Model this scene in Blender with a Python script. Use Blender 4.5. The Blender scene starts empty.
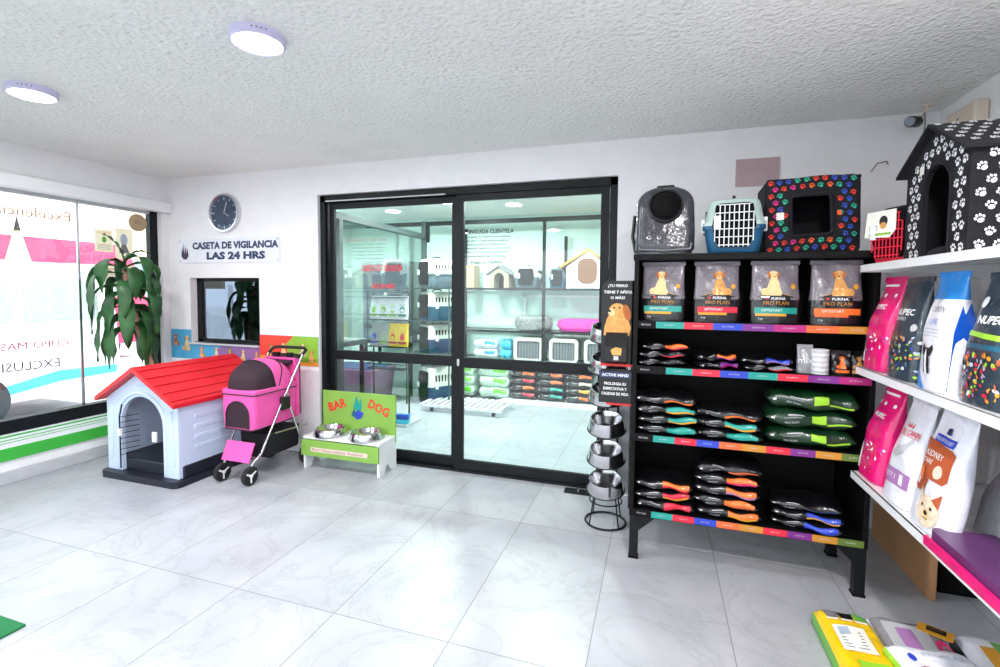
import bpy, math, random
from mathutils import Vector, Matrix
from mathutils.geometry import tessellate_polygon
PI = math.pi
random.seed(7)
S = bpy.context.scene
COL = S.collection

# ------------------------------------------------------------------ camera, world, sun, exposure
FPX, CX, CY = 482.48, 500.0, 318.057
YAW, PITCH, ROLL, CAMH = -0.316713, 0.0517742, 0.0087047, 1.56
cy_, sy_, cp_, sp_, cr_, sr_ = math.cos(YAW), math.sin(YAW), math.cos(PITCH), math.sin(PITCH), math.cos(ROLL), math.sin(ROLL)
RM = Matrix(((cr_, -sr_, 0), (sr_, cr_, 0), (0, 0, 1))) @ Matrix(((1, 0, 0), (0, cp_, -sp_), (0, sp_, cp_))) \
    @ Matrix(((1, 0, 0), (0, 0, -1), (0, 1, 0))) @ Matrix(((cy_, -sy_, 0), (sy_, cy_, 0), (0, 0, 1)))
cam = bpy.data.cameras.new('camera'); camo = bpy.data.objects.new('camera', cam); COL.objects.link(camo)
cam.sensor_width = 36; cam.lens = FPX * 36 / 1000; cam.shift_x = (500 - CX) / 1000; cam.shift_y = (CY - 333.5) / 1000
cam.clip_start = .02; cam.clip_end = 200
rx, ry, rz_ = RM[0], RM[1], RM[2]
rot = Matrix((rx, -ry, -rz_)).transposed()
camo.matrix_world = Matrix.Translation((0, 0, CAMH)) @ rot.to_4x4()
S.camera = camo

W = bpy.data.worlds.new('world'); S.world = W; W.use_nodes = True
wn = W.node_tree.nodes; wl = W.node_tree.links
bg = wn['Background']; bg.inputs[0].default_value = (.86, .93, 1, 1); bg.inputs[1].default_value = 1.9

def light(name, kind, loc, energy, color=(1, 1, 1), size=.2, rot=(0, 0, 0)):
    l = bpy.data.lights.new(name, kind); l.energy = energy; l.color = color
    if kind == 'AREA': l.shape = 'DISK'; l.size = size
    if kind == 'SUN': l.angle = math.radians(3)
    o = bpy.data.objects.new(name, l); o.location = loc; o.rotation_euler = rot; COL.objects.link(o)
    return o
# the sun stands behind the shop and lights the street, not the room
d = Vector((-.62, -.25, -.75)); light('sun', 'SUN', (0, 0, 10), 6.0, (1, .97, .93)).rotation_euler = d.to_track_quat('-Z', 'Y').to_euler()
LAMP_W, LAMP_IN = 20, 46
S.view_settings.view_transform = 'Standard'; S.view_settings.look = 'None'
S.view_settings.exposure = 0.8; S.view_settings.gamma = 1; S.view_settings.use_curve_mapping = False

# ------------------------------------------------------------------ materials
def lin(c):
    return tuple((x / 255 / 12.92 if x / 255 <= .04045 else ((x / 255 + .055) / 1.055) ** 2.4) for x in c) + (1,)
M = {}
def mat(key, rgb, rough=.5, metal=0, var=.06, scale=8, bump=0, bscale=40, bdist=.01, coat=0, emit=0, spec=.5, trans=0):
    m = bpy.data.materials.new(key); m.use_nodes = True; nt = m.node_tree; b = nt.nodes['Principled BSDF']
    c = lin(rgb)
    tc = nt.nodes.new('ShaderNodeTexCoord')
    if var:
        n = nt.nodes.new('ShaderNodeTexNoise'); n.inputs['Scale'].default_value = scale; n.inputs['Detail'].default_value = 3
        nt.links.new(tc.outputs['Object'], n.inputs['Vector'])
        r = nt.nodes.new('ShaderNodeValToRGB')
        r.color_ramp.elements[0].position = .3; r.color_ramp.elements[1].position = .7
        r.color_ramp.elements[0].color = tuple(x * (1 - var) for x in c[:3]) + (1,)
        r.color_ramp.elements[1].color = tuple(min(1, x * (1 + var)) for x in c[:3]) + (1,)
        nt.links.new(n.outputs['Fac'], r.inputs[0]); nt.links.new(r.outputs[0], b.inputs['Base Color'])
    else: b.inputs['Base Color'].default_value = c
    b.inputs['Roughness'].default_value = rough; b.inputs['Metallic'].default_value = metal
    b.inputs['Coat Weight'].default_value = coat; b.inputs['Specular IOR Level'].default_value = spec
    b.inputs['Transmission Weight'].default_value = trans
    if bump:
        n2 = nt.nodes.new('ShaderNodeTexNoise'); n2.inputs['Scale'].default_value = bscale; n2.inputs['Detail'].default_value = 4
        nt.links.new(tc.outputs['Object'], n2.inputs['Vector'])
        bp = nt.nodes.new('ShaderNodeBump'); bp.inputs['Strength'].default_value = bump; bp.inputs['Distance'].default_value = bdist
        nt.links.new(n2.outputs['Fac'], bp.inputs['Height']); nt.links.new(bp.outputs[0], b.inputs['Normal'])
    if emit:
        b.inputs['Emission Color'].default_value = c; b.inputs['Emission Strength'].default_value = emit
    M[key] = m; return m
def film(key, rgb, rough=.28, **k): return mat(key, rgb, rough, bump=.8, bscale=14, bdist=.014, coat=.3, **k)
def glass(key, tint, refl=.08, rough=0.0):
    m = bpy.data.materials.new(key); m.use_nodes = True; nt = m.node_tree; nt.nodes.remove(nt.nodes['Principled BSDF'])
    t = nt.nodes.new('ShaderNodeBsdfTransparent'); t.inputs[0].default_value = lin(tint)
    g = nt.nodes.new('ShaderNodeBsdfGlossy'); g.inputs['Roughness'].default_value = rough
    lw = nt.nodes.new('ShaderNodeLayerWeight'); lw.inputs[0].default_value = .25
    mr = nt.nodes.new('ShaderNodeMath'); mr.operation = 'MULTIPLY_ADD'; mr.inputs[1].default_value = .6; mr.inputs[2].default_value = refl * .5
    mx = nt.nodes.new('ShaderNodeMixShader')
    nt.links.new(lw.outputs['Fresnel'], mr.inputs[0]); nt.links.new(mr.outputs[0], mx.inputs[0])
    nt.links.new(t.outputs[0], mx.inputs[1]); nt.links.new(g.outputs[0], mx.inputs[2])
    nt.links.new(mx.outputs[0], nt.nodes['Material Output'].inputs[0]); M[key] = m

mat('wall', (236, 235, 238), .85, var=.02, bump=.35, bscale=28, bdist=.012)
mat('wall_smooth', (234, 234, 236), .8, var=.02, bump=.1, bscale=20)
mat('white', (236, 238, 240), .4, var=.02)
mat('white_gloss', (240, 242, 244), .2, var=.01, coat=.4)
mat('grey_light', (188, 190, 194), .5)
mat('grey', (120, 122, 128), .5)
mat('grey_warm', (176, 152, 156), .45, var=.05)
mat('black', (9, 9, 12), .45, var=.1)
mat('black_metal', (10, 13, 17), .45, var=.1, spec=.3)
mat('frame_black', (9, 14, 18), .45, var=.08, spec=.3)
mat('black_matte', (9, 9, 11), .85, var=.1, spec=.2)
mat('shelf_black', (6, 6, 8), .6, var=.1, spec=.2)
mat('steel', (205, 205, 208), .16, metal=1, var=.03)
mat('chrome', (215, 216, 220), .22, metal=1, var=.02)
mat('red', (214, 30, 42), .38, var=.05, bump=.1, bscale=10)
mat('red_print', (222, 42, 38), .45)
mat('carrier_red', (222, 32, 62), .35)
mat('pale_blue', (200, 216, 240), .42, var=.02)
mat('navy_black', (22, 26, 40), .4)
mat('navy', (34, 52, 92), .5)
mat('sign_white', (226, 228, 238), .35, var=.03, scale=4)
mat('clock_face', (38, 58, 84), .15, coat=.6)
mat('clock_mark', (170, 185, 205), .4)
mat('pink', (238, 86, 168), .6, var=.04, scale=20, bump=.1, bscale=60)
mat('pink_dark', (120, 30, 80), .7)
mat('mesh_dark', (44, 18, 34), .75, var=.2, scale=200)
mat('green', (104, 172, 78), .5, var=.05)
mat('green_panel', (130, 176, 74), .5, var=.04)
mat('green_stripe', (60, 178, 62), .5)
mat('mat_green', (22, 112, 62), .9, bump=.4, bscale=200)
mat('teal', (28, 150, 138), .35)
mat('gold', (226, 160, 44), .35)
mat('lime', (150, 205, 50), .4)
mat('strip_red', (214, 36, 62), .4)
mat('strip_blue', (40, 66, 186), .4)
mat('strip_purple', (120, 40, 132), .4)
mat('strip_magenta', (176, 30, 116), .4)
mat('strip_orange', (236, 104, 52), .4)
mat('strip_gold', (196, 134, 42), .4)
mat('strip_olive', (92, 116, 48), .4)
mat('orange', (240, 112, 40), .35)
mat('purple', (92, 48, 100), .35, var=.12, scale=3)
mat('leaf', (44, 92, 46), .45, var=.35, scale=9)
mat('trunk', (176, 132, 116), .8, var=.3, scale=12)
mat('pot', (205, 200, 190), .6)
mat('soil', (60, 45, 35), .95, bump=.6)
mat('cardboard', (178, 132, 92), .8, var=.06, scale=5)
mat('dog_gold', (214, 154, 84), .6, var=.18, scale=30)
mat('dog_cream', (232, 200, 144), .6, var=.12, scale=30)
mat('dog_red', (176, 96, 40), .6, var=.2, scale=30)
mat('dog_white', (225, 205, 178), .7, var=.15, scale=60)
mat('dog_black', (30, 28, 30), .6)
film('bag_black', (14, 15, 18)); film('bag_grey', (118, 112, 120), .3); film('bag_pink', (222, 20, 112))
film('bag_slate', (44, 58, 70)); film('bag_white', (228, 230, 240)); film('bag_blue', (18, 78, 178)); film('bag_sky', (38, 142, 226))
film('bag_green', (11, 46, 24)); film('bag_yellow', (238, 196, 20)); film('bag_lime', (120, 205, 70)); film('bag_mint', (208, 232, 214))
film('bag_magenta', (214, 40, 170)); film('bag_silver', (150, 152, 156), .22); film('bag_orange', (205, 92, 48)); film('bag_cyan', (60, 190, 226))
film('bag_lilac', (168, 120, 176)); film('wrap_dark', (62, 62, 70), .16)
mat('brown_label', (176, 84, 46), .4)
mat('teal_dark', (24, 92, 120), .4)
mat('carrier_blue', (26, 84, 120), .4)
mat('carrier_navy', (34, 62, 108), .4)
mat('carrier_mint', (178, 200, 194), .45)
mat('carrier_cream', (222, 222, 212), .45)
mat('carrier_slate', (92, 108, 118), .5)
mat('stone', (150, 140, 122), .9, var=.5, scale=45, bump=.6, bscale=40)
mat('fur_grey', (130, 132, 130), .9, var=.4, scale=30, bump=.5)
mat('bed_pink', (214, 22, 156), .7, var=.12, scale=20, bump=.3)
mat('wood_door', (122, 74, 42), .5, var=.25, scale=6)
mat('fabric_black', (13, 14, 22), .85, var=.1, scale=60, bump=.15, bscale=150)
for k_, c_ in dict(paw_white=(232, 232, 238), paw_red=(232, 62, 44), paw_blue=(52, 84, 196), paw_teal=(44, 182, 150), paw_pink=(226, 44, 140), paw_orange=(240, 100, 40)).items():
    mat(k_, c_, .8)
mat('mural_blue', (60, 160, 206), .5); mat('mural_red', (228, 62, 44), .5); mat('mural_green', (136, 186, 54), .5)
mat('mural_purple', (140, 100, 160), .5); mat('mural_orange', (226, 150, 50), .5)
mat('lamp_rim', (206, 200, 232), .4, var=0)
mat('lamp_glow', (250, 250, 255), .4, var=0, emit=9)
mat('partition_grey', (58, 72, 72), .5)
mat('beige', (216, 200, 184), .5)
mat('asphalt', (176, 178, 180), .9, var=.2, scale=3, bump=.3)
mat('paving', (120, 124, 122), .85, var=.6, scale=12, bump=.9, bscale=14, bdist=.05)
mat('car_white', (205, 210, 216), .2, coat=.5); mat('car_red', (208, 40, 84), .25, coat=.5); mat('car_cyan', (70, 190, 215), .3)
mat('car_glass', (150, 162, 172), .08); mat('tyre', (30, 30, 32), .8)
mat('house_cream', (226, 214, 190), .8, bump=.2); mat('house_white', (232, 232, 228), .8); mat('house_glass', (120, 140, 150), .15)
mat('yellow', (214, 200, 140), .45); mat('paper', (236, 236, 226), .6); mat('tan', (180, 156, 122), .6); mat('print_dark', (60, 40, 70), .5)
mat('print_red', (200, 60, 90), .5); mat('print_brown', (150, 92, 84), .5); mat('neon_red', (240, 40, 50), .5, var=0)
mat('mint_wall', (206, 228, 222), .6, var=.02)
mat('olive_dark', (60, 74, 34), .5); mat('mauve', (130, 104, 128), .5)
def thin(key, rgb):
    m = bpy.data.materials.new(key); m.use_nodes = True; nt = m.node_tree; b = nt.nodes['Principled BSDF']; b.inputs['Base Color'].default_value = lin(rgb); b.inputs['Roughness'].default_value = .7
    tr = nt.nodes.new('ShaderNodeBsdfTranslucent'); tr.inputs[0].default_value = lin(rgb); mx = nt.nodes.new('ShaderNodeMixShader'); mx.inputs[0].default_value = .6
    nt.links.new(b.outputs[0], mx.inputs[1]); nt.links.new(tr.outputs[0], mx.inputs[2]); nt.links.new(mx.outputs[0], nt.nodes['Material Output'].inputs[0]); M[key] = m
thin('paper_thin', (244, 238, 222))
glass('pane', (252, 255, 254)); glass('pane_green', (247, 253, 251), .07); glass('pane_smoke', (150, 160, 160), .1)
glass('plastic_clear', (205, 208, 215), .5, .15)
m = mat('mirror_dark', (120, 128, 142), .03, metal=1, var=0)

# marble floor tiles, laid along the room
def tile_mat(key, tint, x0, y0, tx, ty, joint, rough=.16):
    m = bpy.data.materials.new(key); m.use_nodes = True; nt = m.node_tree; N = nt.nodes; L = nt.links; b = N['Principled BSDF']
    tc = N.new('ShaderNodeTexCoord'); sp = N.new('ShaderNodeSeparateXYZ'); L.new(tc.outputs['Object'], sp.inputs[0])
    def math_(op, a, v=None, w=None):
        n = N.new('ShaderNodeMath'); n.operation = op
        for i, q in enumerate((a, v, w)):
            if q is None: continue
            if isinstance(q, (int, float)): n.inputs[i].default_value = q
            else: L.new(q, n.inputs[i])
        return n.outputs[0]
    def edge(o, off, size):
        t = math_('DIVIDE', math_('SUBTRACT', o, off), size)
        fr = math_('FRACT', t); d = math_('MINIMUM', fr, math_('SUBTRACT', 1.0, fr))
        return math_('LESS_THAN', math_('MULTIPLY', d, size), joint), math_('FLOOR', t)
    ex, ix = edge(sp.outputs[0], x0, tx); ey, iy = edge(sp.outputs[1], y0, ty)
    j = math_('MAXIMUM', ex, ey)
    cb = N.new('ShaderNodeCombineXYZ'); L.new(math_('MULTIPLY', ix, 3.7), cb.inputs[0]); L.new(math_('MULTIPLY', iy, 5.3), cb.inputs[1])
    va = N.new('ShaderNodeVectorMath'); va.operation = 'ADD'; L.new(tc.outputs['Object'], va.inputs[0]); L.new(cb.outputs[0], va.inputs[1])
    n1 = N.new('ShaderNodeTexNoise'); n1.inputs['Scale'].default_value = 1.6; n1.inputs['Detail'].default_value = 8; n1.inputs['Distortion'].default_value = 1.8
    n1.inputs['Roughness'].default_value = .6
    L.new(va.outputs[0], n1.inputs['Vector'])
    ridge = math_('ABSOLUTE', math_('SUBTRACT', n1.outputs['Fac'], .5))
    r1 = N.new('ShaderNodeValToRGB'); e = r1.color_ramp.elements
    e[0].position = 0; e[0].color = tuple(x * .86 for x in tint) + (1,); e[1].position = .022; e[1].color = tuple(x * .965 for x in tint) + (1,)
    e2 = e.new(.12); e2.color = tuple(tint) + (1,)
    L.new(ridge, r1.inputs[0])
    n2 = N.new('ShaderNodeTexNoise'); n2.inputs['Scale'].default_value = 2.2; n2.inputs['Detail'].default_value = 4; L.new(va.outputs[0], n2.inputs['Vector'])
    r2 = N.new('ShaderNodeValToRGB'); r2.color_ramp.elements[0].position = .35; r2.color_ramp.elements[0].color = (.84, .85, .87, 1)
    r2.color_ramp.elements[1].position = .65; r2.color_ramp.elements[1].color = (1, 1, 1, 1); L.new(n2.outputs['Fac'], r2.inputs[0])
    mx = N.new('ShaderNodeMix'); mx.data_type = 'RGBA'; mx.blend_type = 'MULTIPLY'; mx.inputs[0].default_value = 1
    L.new(r1.outputs[0], mx.inputs[6]); L.new(r2.outputs[0], mx.inputs[7])
    m2 = N.new('ShaderNodeMix'); m2.data_type = 'RGBA'; L.new(j, m2.inputs[0]); L.new(mx.outputs[2], m2.inputs[6]); m2.inputs[7].default_value = tuple(x * .42 for x in tint) + (1,)
    L.new(m2.outputs[2], b.inputs['Base Color']); b.inputs['Roughness'].default_value = rough
    M[key] = m
tile_mat('tiles', (.44, .452, .485), -2.063, 1.906, .6035, 1.19, .0022, .40)

def stucco(key, rgb):
    m = mat(key, rgb, .9, var=.02, scale=3); nt = m.node_tree; b = nt.nodes['Principled BSDF']
    tc = nt.nodes.new('ShaderNodeTexCoord'); n = nt.nodes.new('ShaderNodeTexNoise'); n.inputs['Scale'].default_value = 55; n.inputs['Detail'].default_value = 5
    v = nt.nodes.new('ShaderNodeTexVoronoi'); v.inputs['Scale'].default_value = 42; v.feature = 'SMOOTH_F1'
    nt.links.new(tc.outputs['Object'], n.inputs['Vector']); nt.links.new(tc.outputs['Object'], v.inputs['Vector'])
    a = nt.nodes.new('ShaderNodeMath'); a.operation = 'MULTIPLY_ADD'; a.inputs[1].default_value = 1.0
    nt.links.new(n.outputs['Fac'], a.inputs[0]); nt.links.new(v.outputs['Distance'], a.inputs[2])
    bp = nt.nodes.new('ShaderNodeBump'); bp.inputs['Strength'].default_value = .7; bp.inputs['Distance'].default_value = .022
    nt.links.new(a.outputs[0], bp.inputs['Height']); nt.links.new(bp.outputs[0], b.inputs['Normal'])
stucco('stucco', (240, 240, 238))

# ------------------------------------------------------------------ mesh builder
_tc = {}
def glyph(s, bold=.0):
    if (s, bold) in _tc: return _tc[(s, bold)]
    c = bpy.data.curves.new('t', 'FONT'); c.body = s; c.size = 1; c.offset = bold; c.resolution_u = 2; c.fill_mode = 'FRONT'
    o = bpy.data.objects.new('t', c); COL.objects.link(o)
    me = bpy.data.meshes.new_from_object(o.evaluated_get(bpy.context.evaluated_depsgraph_get()))
    vs = [(v.co.x, v.co.y) for v in me.vertices]; fs = [tuple(p.vertices) for p in me.polygons]
    bpy.data.objects.remove(o); bpy.data.curves.remove(c); bpy.data.meshes.remove(me)
    xs = [v[0] for v in vs]; ys = [v[1] for v in vs]; a, b_, c0, d_ = min(xs), max(xs), min(ys), max(ys)
    vs = [((x - (a + b_) / 2), (y - (c0 + d_) / 2)) for x, y in vs]
    _tc[(s, bold)] = (vs, fs, b_ - a, d_ - c0); return _tc[(s, bold)]

class MB:
    def __init__(s): s.v = []; s.f = []; s.k = []
    def add(s, vs, fs, key):
        n = len(s.v); s.v += [tuple(v) for v in vs]; s.f += [tuple(i + n for i in f) for f in fs]; s.k += [key] * len(fs); return s
    def box(s, x0, x1, y0, y1, z0, z1, key):
        vs = [(x, y, z) for z in (z0, z1) for y in (y0, y1) for x in (x0, x1)]
        return s.add(vs, [(0, 2, 3, 1), (4, 5, 7, 6), (0, 1, 5, 4), (2, 6, 7, 3), (0, 4, 6, 2), (1, 3, 7, 5)], key)
    def obox(s, c, size, R, key):
        hx, hy, hz = [q / 2 for q in size]; c = Vector(c)
        vs = [c + R @ Vector((x, y, z)) for z in (-hz, hz) for y in (-hy, hy) for x in (-hx, hx)]
        return s.add(vs, [(0, 2, 3, 1), (4, 5, 7, 6), (0, 1, 5, 4), (2, 6, 7, 3), (0, 4, 6, 2), (1, 3, 7, 5)], key)
    def bar(s, a, b, w, h, key):          # rectangular bar between two points
        a, b = Vector(a), Vector(b); d = b - a
        R = d.to_track_quat('X', 'Z').to_matrix(); return s.obox((a + b) / 2, (d.length, w, h), R, key)
    def rings(s, rs, key, cap=True, closed=False):
        n = len(rs[0]); vs = [p for r in rs for p in r]; fs = []; m = len(rs)
        for i in range(m if closed else m - 1):
            j = (i + 1) % m
            for q in range(n):
                w = (q + 1) % n; fs.append((i * n + q, i * n + w, j * n + w, j * n + q))
        if cap and not closed: fs += [tuple(range(n - 1, -1, -1)), tuple((m - 1) * n + q for q in range(n))]
        return s.add(vs, fs, key)
    def tube(s, pts, r, key, n=8, closed=False):
        pts = [Vector(p) for p in pts]; rs = []; m = len(pts); up = None
        for i, p in enumerate(pts):
            if closed: t = pts[(i + 1) % m] - pts[i - 1]
            else: t = pts[min(i + 1, m - 1)] - pts[max(i - 1, 0)]
            t.normalize()
            if up is None: up = Vector((0, 0, 1)) if abs(t.z) < .9 else Vector((1, 0, 0))
            a = t.cross(up).normalized(); b_ = a.cross(t).normalized(); up = b_
            rr = r[i] if isinstance(r, (list, tuple)) else r
            rs.append([p + a * math.cos(2 * PI * q / n) * rr + b_ * math.sin(2 * PI * q / n) * rr for q in range(n)])
        return s.rings(rs, key, True, closed)
    def cyl(s, a, b, r, key, n=20, r2=None):
        a, b = Vector(a), Vector(b); t = (b - a).normalized(); up = Vector((0, 0, 1)) if abs(t.z) < .9 else Vector((1, 0, 0))
        u = t.cross(up).normalized(); w = u.cross(t)
        rs = [[p + u * math.cos(2 * PI * q / n) * rr + w * math.sin(2 * PI * q / n) * rr for q in range(n)] for p, rr in ((a, r), (b, r if r2 is None else r2))]
        return s.rings(rs, key)
    def lathe(s, prof, c, key, n=28, R=None, cap=False, sx=1, sy=1):
        c = Vector(c); R = R or Matrix.Identity(3)
        rs = [[c + R @ Vector((r * math.cos(2 * PI * q / n) * sx, r * math.sin(2 * PI * q / n) * sy, z)) for q in range(n)] for r, z in prof]
        return s.rings(rs, key, cap)
    def ell(s, c, rad, key, n=20, m=10, R=None):
        prof = [(math.sin(PI * i / m), -math.cos(PI * i / m)) for i in range(m + 1)]
        prof[0] = (.01, -1); prof[-1] = (.01, 1); c = Vector(c); R = R or Matrix.Identity(3)
        rs = [[c + R @ Vector((r * math.cos(2 * PI * q / n) * rad[0], r * math.sin(2 * PI * q / n) * rad[1], z * rad[2])) for q in range(n)] for r, z in prof]
        return s.rings(rs, key)
    def grid(s, fn, nu, nv, key, skip=None):
        vs = [fn(i / nu, j / nv) for j in range(nv + 1) for i in range(nu + 1)]
        fs = [(j * (nu + 1) + i, j * (nu + 1) + i + 1, (j + 1) * (nu + 1) + i + 1, (j + 1) * (nu + 1) + i)
              for j in range(nv) for i in range(nu) if not (skip and skip((i + .5) / nu, (j + .5) / nv))]
        return s.add(vs, fs, key)
    def prism(s, loops, fn, t, key, side=None):
        """loops: outer + holes, 2d; fn(x, y, w) -> point; extruded w from 0 to t"""
        if not isinstance(loops[0][0], (tuple, list)): loops = [loops]
        tris = tessellate_polygon([[Vector((x, y, 0)) for x, y in lp] for lp in loops])
        flat = [p for lp in loops for p in lp]; n = len(flat)
        vs = [fn(x, y, 0) for x, y in flat] + [fn(x, y, t) for x, y in flat]
        fs = [tuple(t_) for t_ in tris] + [tuple(n + i for i in reversed(t_)) for t_ in tris]
        s.add(vs, fs, key)
        o = 0; sf = []
        for lp in loops:
            m = len(lp)
            for i in range(m):
                j = (i + 1) % m; sf.append((o + i, o + j, n + o + j, n + o + i))
            o += m
        return s.add(vs, sf, side or key)
    def poly(s, pts, mp, key, off=.002, sub=0):
        """flat print: polygon pts (2d) laid on a surface by mp(x, y, off)"""
        tris = [[pts[i] for i in t_] for t_ in tessellate_polygon([[Vector((x, y, 0)) for x, y in pts]])]
        for _ in range(sub):
            nt = []
            for a, b_, c in tris:
                ab = ((a[0] + b_[0]) / 2, (a[1] + b_[1]) / 2); bc = ((b_[0] + c[0]) / 2, (b_[1] + c[1]) / 2); ca = ((a[0] + c[0]) / 2, (a[1] + c[1]) / 2)
                nt += [[a, ab, ca], [ab, b_, bc], [ca, bc, c], [ab, bc, ca]]
            tris = nt
        vs = [mp(x, y, off) for t_ in tris for x, y in t_]
        return s.add(vs, [(3 * i, 3 * i + 1, 3 * i + 2) for i in range(len(tris))], key)
    def disc(s, cx, cy, rx_, ry_, mp, key, off=.003, n=14, rot=0, sub=0):
        c, q = math.cos(rot), math.sin(rot)
        pts = [(cx + c * rx_ * math.cos(2 * PI * i / n) - q * ry_ * math.sin(2 * PI * i / n), cy + q * rx_ * math.cos(2 * PI * i / n) + c * ry_ * math.sin(2 * PI * i / n)) for i in range(n)]
        return s.poly(pts, mp, key, off, sub)
    def rect(s, x0, x1, y0, y1, mp, key, off=.002, nu=1, nv=1):
        return s.grid(lambda u, v: mp(x0 + (x1 - x0) * u, y0 + (y1 - y0) * v, off), nu, nv, key)
    def text(s, t, cx, cy, h, mp, key, off=.003, w=None, bold=.0, rot=0, mirror=False):
        vs, fs, tw, th = glyph(t, bold); ky = h / th; kx = (w / tw) if w else ky
        if mirror: kx = -kx
        c, q = math.cos(rot), math.sin(rot); out = []
        for x, y in vs:
            x *= kx; y *= ky; out.append(mp(cx + c * x - q * y, cy + q * x + c * y, off))
        return s.add(out, fs, key)
    def paw(s, cx, cy, r, mp, key, off=.003, rot=0):
        for a, b_, c, d_ in ((0, -.25, .52, .42), (-.62, .25, .2, .28), (-.24, .62, .2, .3), (.24, .62, .2, .3), (.62, .25, .2, .28)):
            x = math.cos(rot) * a - math.sin(rot) * b_; y = math.sin(rot) * a + math.cos(rot) * b_
            s.disc(cx + x * r, cy + y * r, c * r, d_ * r, mp, key, off, n=7, rot=rot)
    def build(s, name, parent=None, smooth=40, bev=0, solid=0, seg=2, sub=0):
        me = bpy.data.meshes.new(name); me.from_pydata(s.v, [], s.f)
        keys = list(dict.fromkeys(s.k)); idx = {k: i for i, k in enumerate(keys)}
        for k in keys: me.materials.append(M[k])
        me.polygons.foreach_set('material_index', [idx[k] for k in s.k])
        if smooth:
            me.polygons.foreach_set('use_smooth', [True] * len(me.polygons)); me.set_sharp_from_angle(angle=math.radians(smooth))
        me.validate(); me.update()
        o = bpy.data.objects.new(name, me); COL.objects.link(o)
        if parent: o.parent = parent
        if solid: q = o.modifiers.new('solid', 'SOLIDIFY'); q.thickness = solid; q.offset = 0
        if bev: q = o.modifiers.new('bevel', 'BEVEL'); q.width = bev; q.segments = seg; q.limit_method = 'ANGLE'; q.angle_limit = math.radians(50)
        if sub: q = o.modifiers.new('sub', 'SUBSURF'); q.levels = sub; q.render_levels = sub
        return o

def tag(o, label=None, cat=None, group=None, kind=None):
    if label: o['label'] = label
    if cat: o['category'] = cat
    if group: o['group'] = group
    if kind: o['kind'] = kind
    return o
def thing(name, label, cat, loc=(0, 0, 0), rz=0, group=None, rx=0):
    o = bpy.data.objects.new(name, None); o.empty_display_size = .05; COL.objects.link(o); o.location = loc; o.rotation_euler = (rx, 0, rz)
    return tag(o, label, cat, group)
def struct(mb, name, **k):
    return tag(mb.build(name, **k), kind='structure')
def copy_tree(o, parent=None):
    c = o.copy(); COL.objects.link(c)
    if parent: c.parent = parent
    for ch in list(o.children):
        copy_tree(ch, c)
    return c
def place(o, loc, rz=0, label=None, group=None, rx=0, ry=0, scale=None):
    o.location = loc; o.rotation_euler = (rx, ry, rz)
    if label: o['label'] = label
    if group: o['group'] = group
    if scale: o.scale = (scale,) * 3 if isinstance(scale, (int, float)) else scale
    return o
def XZ(y): return lambda x, z, w: (x, y - w, z)           # print on a face looking towards -y
def YZl(x0): return lambda y, z, w: (x0 + w, y, z)        # print on a face looking towards +x
def arch(x0, x1, z0, zs, n=14):                            # pts of an arch top from right to left
    cx, r = (x0 + x1) / 2, (x1 - x0) / 2
    return [(cx + r * math.cos(PI * i / n), zs + r * math.sin(PI * i / n)) for i in range(n + 1)]
def rrect(x0, x1, y0, y1, r, n=5):
    p = []
    for cx, cy, a in ((x1 - r, y1 - r, 0), (x0 + r, y1 - r, PI / 2), (x0 + r, y0 + r, PI), (x1 - r, y0 + r, 3 * PI / 2)):
        p += [(cx + r * math.cos(a + PI / 2 * i / n), cy + r * math.sin(a + PI / 2 * i / n)) for i in range(n + 1)]
    return p

# ------------------------------------------------------------------ the setting
BY, LX, RX, CZ = 3.785, -4.93, 1.65, 2.72
SY = -2.6
FAR = 6.98
struct(MB().box(LX - .02, RX + .15, SY, FAR + .1, -.12, 0, 'tiles'), 'floor', smooth=0)
struct(MB().box(LX - .2, RX + .2, SY, FAR + .1, CZ, CZ + .12, 'stucco'), 'ceiling', smooth=0)
# back wall with the sliding door opening and the small watch window
o_ = [(LX, 0), (-3.04, 0), (-3.04, 2.457), (-.31, 2.457), (-.31, 0), (RX, 0), (RX, CZ), (LX, CZ)]
NX0, NX1, NZ0, NZ1 = -4.645, -3.74, 1.02, 1.69
h_ = [(NX0, NZ0), (NX0, NZ1), (NX1, NZ1), (NX1, NZ0)]
struct(MB().prism([o_, h_], lambda x, z, w: (x, BY + w, z), .16, 'wall'), 'wall_back', smooth=0)
# left wall: strip over the window, pier at the corner, low wall under the glass
WZ0, WZ1, WY1 = .40, 2.37, 3.71
w = MB()
w.box(LX - .2, LX, SY, BY, WZ1, CZ, 'wall_smooth'); w.box(LX - .2, LX, WY1, BY + .16, 0, WZ1, 'wall_smooth'); w.box(LX - .2, LX, SY, WY1, -.1, WZ0 - .01, 'wall_smooth')
w.box(LX - .2, LX, SY, -1.6, WZ0 - .01, WZ1, 'wall_smooth')
struct(w, 'wall_left', smooth=0)
struct(MB().box(LX, LX + .07, SY, BY - .002, WZ1 - .012, 2.475, 'white'), 'trim_1', bev=.012)
t = MB()
t.box(LX, LX + .012, SY, 3.70, .28, .395, 'white')
for i, (a, b_) in enumerate(((.372, .385), (.345, .352), (.325, .330))): t.box(LX + .012, LX + .014, SY, 3.70, a, b_, 'green_stripe')
t.box(LX, LX + .016, SY, 3.70, .185, .285, 'green_stripe')
struct(t, 'trim_2', smooth=0)
struct(MB().box(LX, LX + .03, SY, BY - .002, 0, .10, 'grey_light'), 'baseboard_left', bev=.004)
w = MB(); w.box(RX, RX + .15, SY, FAR, 0, CZ, 'wall'); struct(w, 'wall_right', smooth=0)
struct(MB().box(RX - .02, RX, SY, BY - .002, 0, .09, 'white'), 'baseboard_right', bev=.004)
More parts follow.
